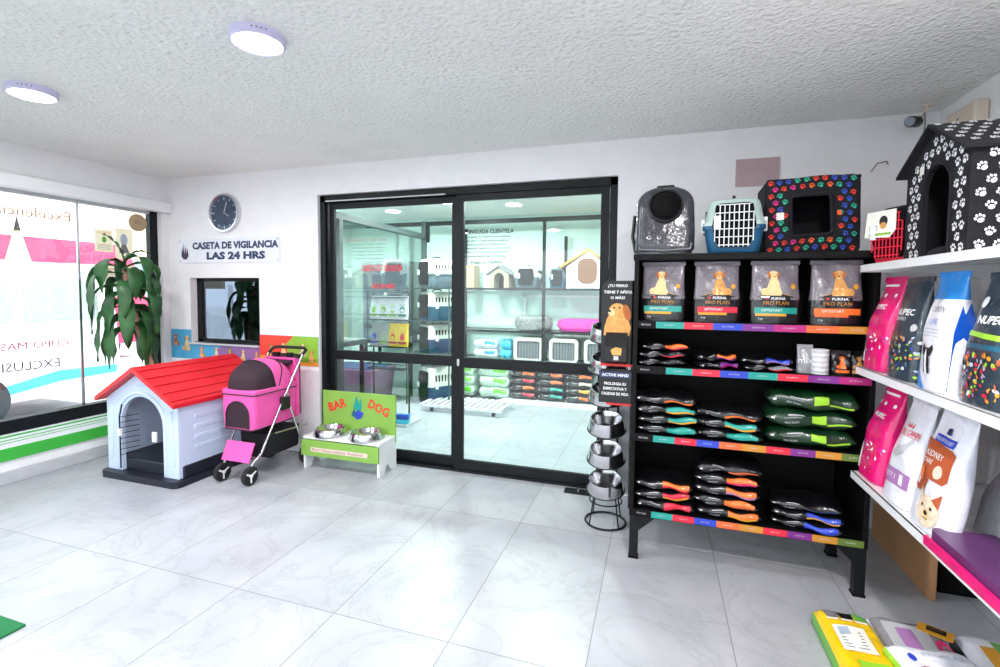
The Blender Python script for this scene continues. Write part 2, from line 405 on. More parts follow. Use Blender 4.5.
# front wall far behind the camera, with a wide shop entrance left open for fill light
w = MB(); w.box(LX, -4.4, SY - .15, SY, 0, CZ, 'wall_smooth'); w.box(1.1, RX, SY - .15, SY, 0, CZ, 'wall_smooth'); w.box(-4.4, 1.1, SY - .15, SY, 2.5, CZ, 'wall_smooth')
struct(w, 'wall_front', smooth=0)

# street window
win = bpy.data.objects.new('window_1', None); COL.objects.link(win); tag(win, kind='structure')
f = MB(); X0, X1 = LX - .12, LX - .06
f.box(X0, X1 + .04, -1.6, WY1, WZ0 - .005, .50, 'frame_black'); f.box(X0, X1, 3.63, WY1, .50, WZ1, 'frame_black'); f.box(X0, X1, -1.6, 3.63, 2.34, WZ1, 'grey_light')
f.build('window_frame', win, smooth=0)
MB().box(LX - .10, LX - .085, 2.985, 3.005, .50, 2.34, 'chrome').build('glazing_joint', win, smooth=0)
MB().box(LX - .096, LX - .090, -1.6, 2.985, .50, 2.34, 'pane').build('window_pane', win, smooth=0)
MB().box(LX - .096, LX - .090, 3.005, 3.63, .50, 2.34, 'pane').build('window_pane', win, smooth=0)
g = YZl(LX - .099)
lt = MB()
lt.text('Excelencia en el cuidado', 2.32, 2.205, .085, g, 'print_brown', w=1.25, off=-.001, mirror=True)
lt.text('EXCLUSIVO CLIENTES', 2.30, .915, .075, g, 'print_dark', w=1.05, off=-.001, mirror=True)
lt.text('CUPO MASCOTAS', 2.50, 1.085, .06, g, 'print_red', w=.8, off=-.001, mirror=True)
lt.text('www', 3.11, 1.42, .42, g, 'print_dark', w=.08, off=-.001)
lt.build('window_lettering', win, smooth=0)
# the little poster sheets and the round seal
def flat(name, label, cat, fn): mb = MB(); fn(mb); return tag(mb.build(name, smooth=0), label, cat)
def f1(mb):
    mb.box(LX - .088, LX - .086, 3.13, 3.29, 1.92, 2.13, 'paper_thin'); p = YZl(LX - .086)
    mb.text('AVISO', 3.21, 2.10, .022, p, 'gold', off=.001, w=.12); mb.disc(3.21, 2.035, .02, .03, p, 'green', off=.001)
    for i in range(4): mb.rect(3.15, 3.27, 1.94 + .015 * i, 1.944 + .015 * i, p, 'grey', off=.001)
flat('window_notice', 'cream paper notice taped high on the street window left of the light one', 'notice', f1)
def f2(mb):
    mb.box(LX - .088, LX - .086, 3.31, 3.47, 1.86, 2.16, 'paper_thin'); p = YZl(LX - .086)
    mb.disc(3.39, 2.05, .035, .06, p, 'clock_mark', off=.001); mb.poly([(3.34, 1.92), (3.44, 1.92), (3.41, 2.0), (3.37, 2.0)], p, 'grey', .001)
flat('window_poster', 'pale tall poster with a grey figure beside the tan round seal', 'poster', f2)
def f3(mb):
    mb.box(LX - .088, LX - .086, 3.20, 3.50, 1.58, 1.80, 'paper_thin'); p = YZl(LX - .086)
    mb.text('Estimado cliente', 3.35, 1.76, .028, p, 'print_red', off=.001, w=.26)
    for i in range(6): mb.rect(3.23, 3.47, 1.60 + .02 * i, 1.605 + .02 * i, p, 'grey', off=.001)
flat('window_notice', 'white notice with pink heading behind the plant leaves on the window', 'notice', f3)
t = thing('window_seal', 'round tan seal at the top right corner of the street window', 'sticker', (LX - .07, 3.52, 2.235))
MB().cyl((-.012, 0, 0), (.0, 0, 0), .088, 'tan', 28).build('seal_disc', t)
q = MB(); q.text('EST', 0, 0, .03, YZl(0), 'print_brown', .001); q.build('seal_print', t)

# watch window in the back wall
win = bpy.data.objects.new('window_2', None); COL.objects.link(win); tag(win, kind='structure')
f = MB(); y0, y1 = BY + .075, BY + .115; fw = .035
f.box(NX0, NX1, y0, y1, NZ0, NZ0 + fw, 'frame_black'); f.box(NX0, NX1, y0, y1, NZ1 - fw, NZ1, 'frame_black')
f.box(NX0, NX0 + .07, y0, y1, NZ0, NZ1, 'frame_black'); f.box(NX1 - .02, NX1, y0, y1, NZ0, NZ1, 'frame_black')
f.build('window_frame', win, smooth=0, bev=.003)
MB().box(NX0 + .05, NX1 - .02, BY + .09, BY + .096, NZ0, NZ1, 'mirror_dark').build('window_pane', win, smooth=0)
MB().box(NX0, NX1, BY - .03, BY + .075, NZ0 - .02, NZ0, 'grey_light').build('window_sill', win, smooth=0, bev=.004)

# sliding door
door = bpy.data.objects.new('door_1', None); COL.objects.link(door); tag(door, kind='structure')
DX0, DX1, DZ = -3.035, -.315, 2.452
fy0, fy1 = BY + .03, BY + .13
f = MB(); f.box(DX0, DX0 + .05, fy0, fy1, 0, DZ, 'frame_black'); f.box(DX1 - .055, DX1, fy0, fy1, 0, DZ, 'frame_black')
f.box(DX0, DX1, fy0, fy1, DZ - .06, DZ, 'frame_black'); f.box(DX0, DX1, fy0, fy1, 0, .022, 'frame_black')
f.box(DX0 + .06, -1.75, fy0 - .004, fy0, DZ - .058, DZ - .046, 'grey_light')
f.build('door_frame', door, smooth=0, bev=.003)
def panel(x0, x1, y0, y1, z1, st, str_):
    p = MB(); z0 = .024
    p.box(x0, x0 + st, y0, y1, z0, z1, 'frame_black'); p.box(x1 - str_, x1, y0, y1, z0, z1, 'frame_black')
    p.box(x0 + st, x1 - str_, y0, y1, z0, z0 + .085, 'frame_black'); p.box(x0 + st, x1 - str_, y0, y1, z1 - .055, z1, 'frame_black')
    p.box(x0 + st, x1 - str_, y0, y1, .915, 1.005, 'frame_black')
    o = p.build('sliding_panel', door, smooth=0, bev=.003); ym = (y0 + y1) / 2
    MB().box(x0 + st, x1 - str_, ym - .003, ym + .003, z0 + .085, .915, 'pane_green').build('glass_pane', o, smooth=0)
    MB().box(x0 + st, x1 - str_, ym - .003, ym + .003, 1.005, z1 - .055, 'pane_green').build('glass_pane', o, smooth=0)
    return o, ym
pl, yl = panel(-2.975, -1.64, BY + .085, BY + .12, 2.39, .05, .075)
pr, yr = panel(-1.66, -.375, BY + .04, BY + .075, 2.39, .075, .065)
lt = MB(); g = XZ(yr - .004)
lt.text('DISTINGUIDA CLIENTELA', -1.385, 2.075, .036, g, 'black', .001, w=.48, bold=.02)
for i, s_ in enumerate(('con el agrado de siempre que le atendemos', 'y para darle un mejor servicio le pedimos', 'permitanos antes de su compra entrar', 'y esperar aqui por su mascota', 'gracias por su preferencia atentamente', 'su veterinaria de confianza')):
    lt.text(s_, -1.38 - .01 * (i % 3), 2.03 - i * .032, .019, g, 'black', .001, w=.42 - .02 * (i % 3), bold=.02)
lt.text('Haga su Pedido', -1.38, 1.815, .036, g, 'black', .001, w=.28, bold=.02)
lt.build('glass_text', pr, smooth=0)
lt = MB(); g = XZ(yl - .004)
lt.text('CASETA DE VIGILANCIA', -2.42, 1.78, .06, g, 'neon_red', .001, w=.42, bold=.01)
lt.text('LAS 24 HRS.', -2.40, 1.615, .045, g, 'neon_red', .001, w=.24, bold=.02)
lt.text('DISTINGUIDA CLIENTELA', -2.58, 2.04, .03, g, 'print_brown', .001, w=.42)  # reflection of the right door's text, drawn onto the left glass
for i in range(5): lt.text('con el agrado de siempre atendemos', -2.56, 2.0 - .033 * i, .018, g, 'print_dark', .001, w=.34)  # smaller lines of the same reflected text
lt.build('glass_text', pl, smooth=0)
h = MB(); h.box(-1.635, -1.612, BY + .02, BY + .04, .93, .99, 'chrome'); h.build('door_latch', pr, bev=.003)
tk = thing('door_stop', 'small black metal door stop plate on the floor by the right door jamb', 'door stop', (-.56, BY - .05, 0))
MB().box(-.11, .11, -.05, .035, 0, .014, 'black_metal').build('plate', tk, bev=.003)
MB().cyl((0, -.01, .014), (0, -.01, .03), .014, 'chrome', 12).build('screw', tk)

# ceiling lamps
def lamp(x, y, label, on=LAMP_W, z=CZ, r=.118, col=(1, .98, 1)):
    t = thing('ceiling_lamp', label, 'ceiling lamp', (x, y, z), group='round ceiling lamps')
    MB().lathe([(.02, 0), (r, 0), (r, -.032), (r - .008, -.04), (r - .014, -.038)], (0, 0, 0), 'lamp_rim', 36).build('lamp_rim', t)
    MB().lathe([(r - .012, -.036), (r - .03, -.044), (.005, -.046)], (0, 0, 0), 'lamp_glow', 36).build('diffuser', t)
    q = MB()
    for k in range(4): a = -1.0 + .16 * k; q.cyl((r * .99 * math.cos(a), r * .99 * math.sin(a), -.016), (r * 1.01 * math.cos(a), r * 1.01 * math.sin(a), -.016), .004, 'grey', 8)
    q.build('vent_holes', t)
    l = light('lamp_light', 'AREA', (0, 0, -.055), on, col, .2); l.parent = t
    return t
lamp(-1.762, 1.80, 'round surface mounted ceiling lamp nearest the camera, lilac rim')
lamp(-3.49, 1.875, 'round surface mounted ceiling lamp further left, near the street window')
lamp(-1.76, -.7, 'added round ceiling lamp behind the camera, middle of the shop')  # this and the next two: unseen lamps added to light the shop
lamp(-3.49, -.7, 'added round ceiling lamp behind the camera, by the street window')
lamp(.35, -.9, 'added round ceiling lamp behind the camera, by the right shelves')
lamp(.45, .62, 'added round fill lamp above the camera, in front of the right shelves', 40, col=(1, .94, .92))  # unseen fill lamp, added to brighten the walls on the right
def inlamp(x, y, label): return lamp(x, y, label, LAMP_IN, 2.72, .1, (.9, 1, .98))
inlamp(-2.55, 5.6, 'added round ceiling lamp in the back room over the carriers')  # this and the next two: lamps added to brighten the back room
inlamp(-1.2, 5.3, 'added round ceiling lamp in the back room over the glass shelves')
inlamp(-4.2, 5.2, 'added round ceiling lamp in the back room over the grooming corner')

# ------------------------------------------------------------------ back room
struct(MB().box(LX - .2, RX, FAR, FAR + .1, 0, CZ, 'mint_wall'), 'wall_far', smooth=0)
struct(MB().box(LX - .2, LX, BY + .17, FAR, 0, CZ, 'mint_wall'), 'wall_inner_left', smooth=0)
struct(MB().box(.2, .3, BY + .17, FAR - .01, 0, CZ, 'mint_wall'), 'wall_inner_right', smooth=0)
# tall black steel rack of glass shelves along the far wall
t = thing('display_rack', 'tall black metal rack with glass shelves along the far wall of the back room', 'shelving', (0, 6.48, 0))
p = MB()
for x, y, z in ((-2.83, 0, 0), (-1.50, 0, .59), (-.30, 0, 0), (-1.28, .42, 1.6), (-2.83, .42, 0), (-.30, .42, 0)): p.box(x - .02, x + .02, y, y + .035, z, 2.54 if x != -1.28 else 2.38, 'black_metal')
p.box(-4.3, -.28, 0, .035, 2.54, 2.60, 'black_metal'); p.box(-3.36, -3.24, 0, .035, 2.3, 2.54, 'black_metal')
p.build('upright', t, smooth=0, bev=.002)
for z in (1.62, 1.02, .60):
    s_ = MB(); s_.box(-2.85, -.28, -.005, .02, z - .015, z + .012, 'black_metal'); s_.box(-2.81, -.32, .02, .44, z, z + .01, 'pane_green'); s_.box(-2.85, -.28, .43, .45, z - .015, z + .012, 'black_metal')
    s_.build('shelf', t, smooth=0)
MB().box(-2.10, -.3, -.03, .44, .0, .05, 'white').build('base_board', t, bev=.004)
# glass partition of the grooming corner
t = tag(bpy.data.objects.new('trim_3', None), kind='structure'); COL.objects.link(t)
p = MB()
p.box(-3.33, -3.27, 3.97, 6.48, 2.34, 2.41, 'partition_grey'); p.box(-3.33, -3.27, 6.42, 6.48, 0, 2.6, 'partition_grey'); p.box(-3.33, -3.27, 4.42, 4.48, 0, 2.34, 'partition_grey'); p.box(-3.33, -3.27, 4.48, 6.42, .95, 1.0, 'partition_grey')
p.build('partition_frame', t, smooth=0)
MB().box(-3.303, -3.297, 4.48, 6.42, 1.0, 2.34, 'pane_green').build('partition_glass', t, smooth=0)

# ------------------------------------------------------------------ prototypes of goods
def dog(mb, mp, cx, cy, h, body='dog_gold', off=.003, flip=1, sit=True, sub=0):
    """small printed picture of a sitting dog, h tall"""
    q = lambda x, y: (cx + x * h * flip, cy + y * h)
    mb.poly([q(*p) for p in ((-.26, 0), (.24, 0), (.27, .12), (.20, .30), (.17, .52), (.10, .68), (-.06, .70), (-.15, .55), (-.22, .35), (-.32, .15))], mp, body, off, sub + 1)
    if sit: mb.poly([q(*p) for p in ((-.24, 0), (-.42, .03), (-.46, .16), (-.38, .27), (-.22, .3))], mp, body, off, sub)
    mb.disc(*q(.0, .79), h * .17, h * .18, mp, body, off + .0006, 14, sub=sub)
    mb.disc(*q(-.15, .80), h * .055, h * .14, mp, 'dog_red', off + .0012, 10, rot=.25 * flip, sub=sub)
    mb.disc(*q(.16, .79), h * .05, h * .13, mp, 'dog_red', off + .0012, 10, rot=-.25 * flip, sub=sub)
    mb.disc(*q(.02, .72), h * .085, h * .075, mp, 'dog_cream', off + .0012, 10, sub=sub)
    mb.disc(*q(.02, .745), h * .033, h * .024, mp, 'dog_black', off + .0018, 8)
    mb.disc(*q(-.055, .83), h * .018, h * .018, mp, 'dog_black', off + .0018, 8); mb.disc(*q(.085, .83), h * .018, h * .018, mp, 'dog_black', off + .0018, 8)
    for x in (-.07, .10): mb.poly([q(x - .045, 0), (q(x + .045, 0)), q(x + .035, .3), q(x - .03, .3)], mp, 'dog_cream', off + .0008, sub)

class Bag:
    """an upright filled bag, front towards -y: crimped top, gusseted foot"""
    def __init__(s, W_, H_, T_, taper=.04, seed=0, belly=.3, n=3.0):
        s.W, s.H, s.T, s.tp, s.sd, s.bl, s.n = W_, H_, T_, taper, seed, belly, n
    def wt(s, v):
        w = s.W / 2 * (1 - s.tp * v ** 3) * (.94 + .06 * math.sin(PI * min(1, v * 1.3 + .2)))
        e = max(0, min(1, (1 - v) / .55)); t = s.T / 2 * (.10 + .90 * math.sin(PI / 2 * e) ** 1.1) * (.80 + .20 * math.sin(PI * min(1, v + .15)))
        return w, t
    def pt(s, x, z, off=0):
        v = max(0, min(1, z / s.H)); w, t = s.wt(v); u = max(-.995, min(.995, x / w))
        k = (1 - abs(u) ** s.n) ** (1 / s.n)
        wr = .006 * math.sin(9 * x / s.W + 5 * v + s.sd) * math.sin(7 * v + 2 * s.sd) * k * min(1, v * 5)
        return (x, -t * k + wr - off, z)
    def body(s, mb, key, header=None, hv=.85, foot=None, fv=0):
        N = 28; rs = []; L = 20
        for j in range(L + 1):
            v = j / L; w, t = s.wt(v); r = []
            for q in range(N):
                a = 2 * PI * q / N; ca, sa = math.cos(a), math.sin(a)
                x = w * .999 * (abs(ca) ** (2 / s.n)) * (1 if ca > 0 else -1); y = t * (abs(sa) ** (2 / s.n)) * (1 if sa > 0 else -1)
                if sa < 0: y = s.pt(x, v * s.H)[1]
                r.append((x, y, v * s.H))
            rs.append(r)
        mb.rings(rs, key)
        if header: mb.k = [header if (i < L * N and i // N >= int(hv * L)) else k for i, k in enumerate(mb.k)]
        if foot: mb.k = [foot if (i < L * N and i // N < int(fv * L)) else k for i, k in enumerate(mb.k)]
        mb.box(-s.W / 2 * (1 - s.tp), s.W / 2 * (1 - s.tp), -.003, .003, s.H - .004, s.H + .018, header or key)
    def band(s, mb, x0, x1, z0, z1, key, off=.0015, nx=8, nz=3):
        mb.grid(lambda u, v: s.pt(x0 + (x1 - x0) * u, z0 + (z1 - z0) * v, off), nx, nz, key)

# the grey bags with a sitting dog over a black foot
def puppy_bag(W_, H_, label, l1, l2, flip, seed):
    t = thing('dog_food_bag', None, 'dog food bag'); b = Bag(W_, H_, .09, .03, seed); mb = MB()
    b.body(mb, 'bag_grey', foot='bag_black', fv=.40)
    o = mb.build('bag_body', t, smooth=60)
    p = MB()
    # black foot rises to a blunt chevron
    p.poly([(-W_ * .46, .28 * H_), (W_ * .46, .28 * H_), (W_ * .46, .43 * H_), (0, .52 * H_), (-W_ * .46, .43 * H_)], b.pt, 'bag_black', .0015, 2)
    p.poly([(-W_ * .46, .43 * H_), (0, .52 * H_), (W_ * .46, .43 * H_), (W_ * .46, .435 * H_), (0, .53 * H_), (-W_ * .46, .435 * H_)], b.pt, 'gold', .002, 1)
    dog(p, b.pt, -.01 * flip, .47 * H_, .43 * H_, 'dog_cream' if seed % 2 else 'dog_gold', .003, flip)
    p.text('PURINA', .01, .42 * H_, .013, b.pt, 'white', .004, w=W_ * .28, bold=.02)
    p.rect(-W_ * .20, -W_ * .15, .405 * H_, .44 * H_, b.pt, 'red_print', .004)
    p.text('PRO PLAN', 0, .345 * H_, .019, b.pt, 'strip_gold', .004, w=W_ * .5)
    b.band(p, -W_ * .42, W_ * .42, .17 * H_, .27 * H_, l1, .003); b.band(p, -W_ * .40, W_ * .20, .13 * H_, .17 * H_, l2, .003)
    p.text('OPTISTART', -W_ * .08, .225 * H_, .013, b.pt, 'white', .0045, w=W_ * .4)
    p.text('3 kg', -W_ * .3, .08 * H_, .012, b.pt, 'white', .003)
    p.disc(W_ * .33, .62 * H_, .012, .014, b.pt, 'gold', .003)
    p.build('front_print', t, smooth=60)
    return t

# flat pillow bag lying on its back, long side towards -y
def lying_bag(seed, body, c1, c2, c3=None, W_=.32, D_=.26, H_=.062):
    rnd = random.Random(seed); mb = MB(); ph = rnd.random() * 6
    def prof(u):
        e = max(0, 1 - abs(u) ** 9) ** .5; return e
    def pt(u, a, off=0):      # u -1..1 along x, a angle (0 = front, pi/2 = top)
        e = prof(u); hh = H_ / 2 * (.10 + .90 * e); dd = D_ / 2 * (.90 + .10 * e)
        ca, sa = math.cos(a), math.sin(a); n = 2.6
        y = -(abs(ca) ** (2 / n)) * math.copysign(1, ca) * dd; z = (abs(sa) ** (2 / n)) * math.copysign(1, sa) * hh
        z += .006 * math.sin(7 * u + ph + 2 * a) * e; y += .009 * math.sin(5 * u + ph * 2) * e
        q = Vector((0, -ca, sa)) * off
        return (u * W_ / 2, y + q.y, z + q.z + H_ / 2)
    n = 24; m = 18
    mb.rings([[pt(-1 + 2 * i / m, 2 * PI * q / n) for q in range(n)] for i in range(m + 1)], body)
    def patch(u0, u1, a0, a1, key, off=.0018): mb.grid(lambda s_, t_: pt(u0 + (u1 - u0) * s_, a0 + (a1 - a0) * t_, off), 8, 6, key)
    if body == 'bag_green': patch(.02, .34, -.10, .50, c1); patch(.36, .86, -.22, -.08, c2)
    else: patch(-.02, .86, -.02, .52, c1); patch(-.02, .84, -.26, -.04, c2)
    if c3: patch(.45, .78, -.08, .5, c3, .0026)
    patch(-.6, -.2, .1, .16, 'grey', .0022); patch(-.88, -.80, .0, .12, 'white', .0022); patch(-.5, -.15, .3, .38, 'grey_light', .0022)
    mp = lambda x, y, off: pt(x, y, off)
    mb.text('kg 3', .68, .25, .18, mp, 'white', .003, w=.10); mb.text('PRO PLAN', -.42, -.14, .16, mp, 'grey_light', .003, w=.3)
    return mb

def carrier(W_, D_, H_, low, top, door='black_metal', label=None, cat='pet carrier', handle='black', latch='white', seed=0):
    """hard plastic pet carrier with a wire door in the -y end"""
    t = thing('pet_carrier', label, cat)
    def ring(z, w, d, r): return [(x, y, z) for x, y in rrect(-w / 2, w / 2, -d / 2, d / 2, r, 4)]
    zs = H_ * .50
    lo = MB(); rs = [ring(0, W_ * .80, D_ * .86, .04), ring(.01, W_ * .84, D_ * .9, .045), ring(zs - .02, W_ * .96, D_ * .97, .05), ring(zs - .02, W_ * 1.02, D_, .05), ring(zs, W_ * 1.02, D_, .05)]
    lo.rings(rs, low, cap=False); lo.add(rs[0], [tuple(range(len(rs[0]) - 1, -1, -1))], low)
    # black slab on the front face stands for the shaded door opening
    dw, dz0, dz1 = W_ * .28, H_ * .10, H_ * .90
    lo.build('lower_shell', t, smooth=35)
    up = MB(); rs = [ring(zs, W_ * 1.02, D_, .05), ring(zs + .018, W_ * 1.02, D_, .05), ring(zs + .018, W_ * .96, D_ * .97, .05), ring(H_ * .86, W_ * .86, D_ * .90, .05), ring(H_ * .96, W_ * .80, D_ * .85, .05), ring(H_, W_ * .70, D_ * .76, .05)]
    up.rings(rs, top, cap=False); up.add(rs[-1], [tuple(range(len(rs[0])))], top)
    for sd in (-1, 1):
        for k in range(6):
            yy = -D_ * .28 + k * D_ * .11; xx = sd * (W_ * .455); up.box(xx - .004, xx + .004, yy, yy + D_ * .05, H_ * .62, H_ * .80, 'black_matte')
    up.build('upper_shell', t, smooth=35)
    dk = MB(); y0 = -D_ * .487
    dk.prism([(-dw * .9, dz0), (dw * .9, dz0), (dw * 1.25, zs), (dw * 1.05, dz1 * .96), (dw * .8, dz1), (-dw * .8, dz1), (-dw * 1.05, dz1 * .96), (-dw * 1.25, zs)], lambda x, z, w: (x, y0 - .006 + w, z), .03, 'black_matte')
    dk.build('opening_shade', t, smooth=0)
    g = MB(); yy = y0 - .014
    for k in range(9):
        x = -dw * 1.08 + k * dw * 2.16 / 8; m_ = abs(x) / dw; a_ = dz0 + (.03 if m_ > .9 else 0); g.tube([(x, yy, a_), (x, yy, dz1 - (.05 if m_ > .9 else .01))], .0028, door, 5)
    for k in range(6):
        z = dz0 + .01 + k * (dz1 - dz0 - .02) / 5; wd = dw * (1.2 - .4 * abs(z - zs) / (H_ / 2)); g.tube([(-wd, yy, z), (wd, yy, z)], .0028, door, 5)
    dr = g.build('wire_door', t, smooth=30)
    l = MB(); l.box(-dw * 1.15, -dw * .75, yy - .012, yy, zs - .02, zs + .05, latch); l.build('latch', dr, bev=.003)
    hd = MB(); hd.tube([(0, -D_ * .16, H_ * .99), (0, -D_ * .14, H_ + .022), (0, -D_ * .06, H_ + .03), (0, D_ * .06, H_ + .03), (0, D_ * .14, H_ + .022), (0, D_ * .16, H_ * .99)], .008, handle, 8)
    hd.build('handle', t)
    for sd in (-1, 1):
        c = MB(); c.box(sd * W_ * .5 - .01, sd * W_ * .5 + .01, -D_ * .3, -D_ * .2, zs - .03, zs + .045, latch); c.build('side_clip', t, bev=.003)
    return t

def bowl(mb, c, r, h, key='steel', R=None):
    mb.lathe([(.001, .006), (r * .55, .006), (r * .72, h * .55), (r * .78, h * .96), (r * .80, h), (r * .86, h), (r * .90, h * .8), (r, h * .08), (r * .99, 0), (r * .9, 0)], c, key, 32, R)

# ------------------------------------------------------------------ left corner: plastic kennel
t = thing('plastic_kennel', 'pale blue plastic dog kennel with a red roof and black base on the tiles', 'dog kennel', (-3.975, 2.78, 0))
Wk, Dk = .80, .86
b = MB()
b.prism(rrect(-Wk / 2 - .03, Wk / 2 + .03, -.055, Dk + .02, .05), lambda x, y, w: (x, y, w), .055, 'navy_black')
b.box(-Wk / 2 - .012, Wk / 2 + .012, .032, Dk + .004, .05, .155, 'navy_black')
b.build('base', t, bev=.012)
wl_ = MB()
front = [(-Wk / 2, .058), (-.235, .058)] + [(x, z) for x, z in reversed(arch(-.235, .235, 0, .46))] + [(.235, .058), (Wk / 2, .058), (Wk / 2, .66), (.0, .90), (-Wk / 2, .66)]
wl_.prism(front, lambda x, z, w: (x, w, z), .03, 'pale_blue')
wl_.prism([(-Wk / 2, .15), (Wk / 2, .15), (Wk / 2, .66), (0, .90), (-Wk / 2, .66)], lambda x, z, w: (x, Dk - .03 + w, z), .03, 'pale_blue')
for s_ in (-1, 1):
    wl_.prism([(.031, .15), (Dk - .031, .15), (Dk - .031, .66), (.031, .66)], lambda y, z, w: (s_ * (Wk / 2 - w), y, z), .03, 'pale_blue')
    for k in range(4): wl_.box(s_ * Wk / 2 - .006, s_ * Wk / 2 + .006, .14, .74, .26 + k * .085, .30 + k * .085, 'pale_blue')
    wl_.tube([(s_ * (Wk / 2 - .05), -.004, .16), (s_ * (Wk / 2 - .07), -.004, .60)], .012, 'pale_blue', 8)
wl_.tube([(x * 1.12, -.003, z) for x, z in [(.235, .07)] + [(a_, b_ + .02) for a_, b_ in arch(-.235, .235, 0, .47)] + [(-.235, .07)]], .011, 'pale_blue', 8)
wl_.build('walls', t, bev=.006)
r_ = MB()
for s_ in (-1, 1):
    r_.prism([(0, .945), (s_ * (Wk / 2 + .04), .675), (s_ * (Wk / 2 + .04), .64), (0, .905)], lambda x, z, w: (x, -.07 + w, z), Dk + .12, 'red')
    for k in range(5):
        u = .12 + k * .2; xx = s_ * (Wk / 2 + .04) * u; zz = .945 - .27 * u
        r_.bar((xx, -.06, zz + .004), (xx, Dk + .04, zz + .001), .02, .006, 'red')
r_.build('roof', t, bev=.008)
dr = MB(); dr.tube([(-.21, -.03, .09), (-.21, -.03, .52), (-.19, -.03, .58), (-.15, -.05, .63)], .006, 'black_metal', 6)
for k in range(8): dr.tube([(-.21, -.03, .2 + k * .045), (-.17, .10, .2 + k * .045)], .003, 'black_metal', 5)
dr.box(-.225, -.195, -.04, -.02, .36, .42, 'white')
dr.build('folded_door', t)
q = MB(); q.box(.135, .175, -.02, .0, .34, .42, 'white'); q.build('door_catch', t, bev=.004)
q = MB(); q.ell((0, -.002, .80), (.06, .012, .022), 'pale_blue'); q.build('name_badge', t)

# ------------------------------------------------------------------ pink stroller
t = thing('pet_stroller', 'pink pet stroller with dark mesh windows between the kennel and the feeder', 'pet stroller', (-3.225, 3.31, 0), .0)
t.scale = (.95, .97, .97)
def wheel(x, y, r, lab):
    w_ = MB(); w_.lathe([(r - .03, -.018), (r - .006, -.02), (r, -.008), (r, .008), (r - .006, .02), (r - .03, .018)], (x, y, r), 'tyre', 28, Matrix.Rotation(PI / 2, 3, 'Y'))
    w_.cyl((x - .012, y, r), (x + .012, y, r), r - .022, 'black', 20)
    o = w_.build('wheel', t)
    h_ = MB()
    for k in range(3):
        a = .5 + k * 2 * PI / 3; 
        for sx in (-.017, .017): h_.bar((x + sx, y, r), (x + sx, y + math.cos(a) * (r - .02), r + math.sin(a) * (r - .02)), .004, .014, 'white')
    h_.cyl((x - .024, y, r), (x + .024, y, r), .014, 'white', 12)
    h_.build('hub_spokes', o)
for sx in (-1, 1):
    wheel(sx * .15, -.33, .078, 0); wheel(sx * .215, .27, .088, 0)
    fk = MB(); fk.tube([(sx * .15, -.33, .08), (sx * .15, -.30, .17), (sx * .185, -.24, .24), (sx * .20, -.02, .62), (sx * .20, .26, 1.03)], .010, 'chrome', 10)
    fk.build('front_tube', t)
    rk = MB(); rk.tube([(sx * .205, .27, .09), (sx * .205, .07, .60), (sx * .205, .05, .70)], .010, 'chrome', 10); rk.build('rear_tube', t)
    j = MB(); j.box(sx * .205 - .016, sx * .205 + .016, -.03, .07, .56, .68, 'black'); j.build('fold_joint', t, bev=.008)
a_ = MB(); a_.tube([(-.20, .255, 1.02), (-.20, .30, 1.06), (-.16, .32, 1.075), (.16, .32, 1.075), (.20, .30, 1.06), (.20, .255, 1.02)], .015, 'black', 10); a_.build('push_handle', t)
a_ = MB(); a_.tube([(-.215, .27, .088), (.215, .27, .088)], .008, 'chrome'); a_.build('rear_axle', t)
a_ = MB(); a_.tube([(-.2, -.26, .21), (.2, -.26, .21)], .006, 'chrome'); a_.build('front_axle', t)
c_ = MB()
def cab(z, k): return [(x * k, y, z) for x, y in rrect(-.185, .185, -.30, .20, .04, 4)]
c_.rings([cab(.44, .88), cab(.455, .92), cab(.60, .98), cab(.735, 1.0), cab(.74, 1.02), cab(.775, 1.02), cab(.78, .99)], 'pink')
c_.tube([(x * 1.025, y * 1.02, .74) for x, y in rrect(-.185, .185, -.30, .20, .04, 4)], .005, 'black', 6, closed=True)
c_.tube([(x * .90, y * 1.0, .447) for x, y in rrect(-.185, .185, -.30, .20, .04, 4)], .006, 'black', 6, closed=True)
c_.build('cabin', t, smooth=40)
m_ = MB(); pm = lambda x, z, w: (x, -.301 - w, z)
m_.poly([(-.125, .46), (.125, .46)] + arch(-.125, .125, 0, .56, 12), pm, 'mesh_dark', .004)
m_.tube([(x, -.306, z) for x, z in [(.125, .46)] + arch(-.125, .125, 0, .56, 12) + [(-.125, .46)]], .005, 'black', 6)
m_.build('front_mesh', t)
cn = MB()
def dome(u, v, k=1.0):       # u 0..1 around x, v 0 front .. 1 back
    a = PI * v; b_ = PI * u
    y = -.05 - .25 * math.cos(a) * k; zz = .235 * math.sin(a) ** .8 * k if 0 < v < 1 else 0
    x = -.185 * math.cos(b_) ; sx = abs(math.sin(b_)) ** .45
    return (x * k, -.05 + (y + .05) * (.25 + .75 * sx) , .78 + zz * sx)
cn.grid(lambda u, v: dome(u, .40 + .6 * v), 20, 14, 'pink')
cn.tube([dome(u / 20, .40, 1.01) for u in range(21)], .006, 'black', 6); cn.tube([dome(u / 20, .62, 1.01) for u in range(21)], .005, 'black', 6)
cn.build('canopy', t, smooth=60)
ms = MB(); ms.grid(lambda u, v: dome(u, .40 * v), 20, 10, 'mesh_dark'); ms.build('canopy_mesh', t, smooth=60)
bk = MB(); bk.prism([(.20, .45), (.245, .47), (.245, .98), (.18, 1.0), (.20, .78)], lambda y, z, w: (-.17 + w, y, z), .34, 'pink'); bk.tube([(.172, .247, .47), (.172, .247, .98)], .005, 'black', 6)
bk.build('back_panel', t, bev=.01)
fo = MB(); fo.bar((0, -.335, .185), (0, -.27, .335), .30, .008, 'pink'); fo.build('foot_panel', t)
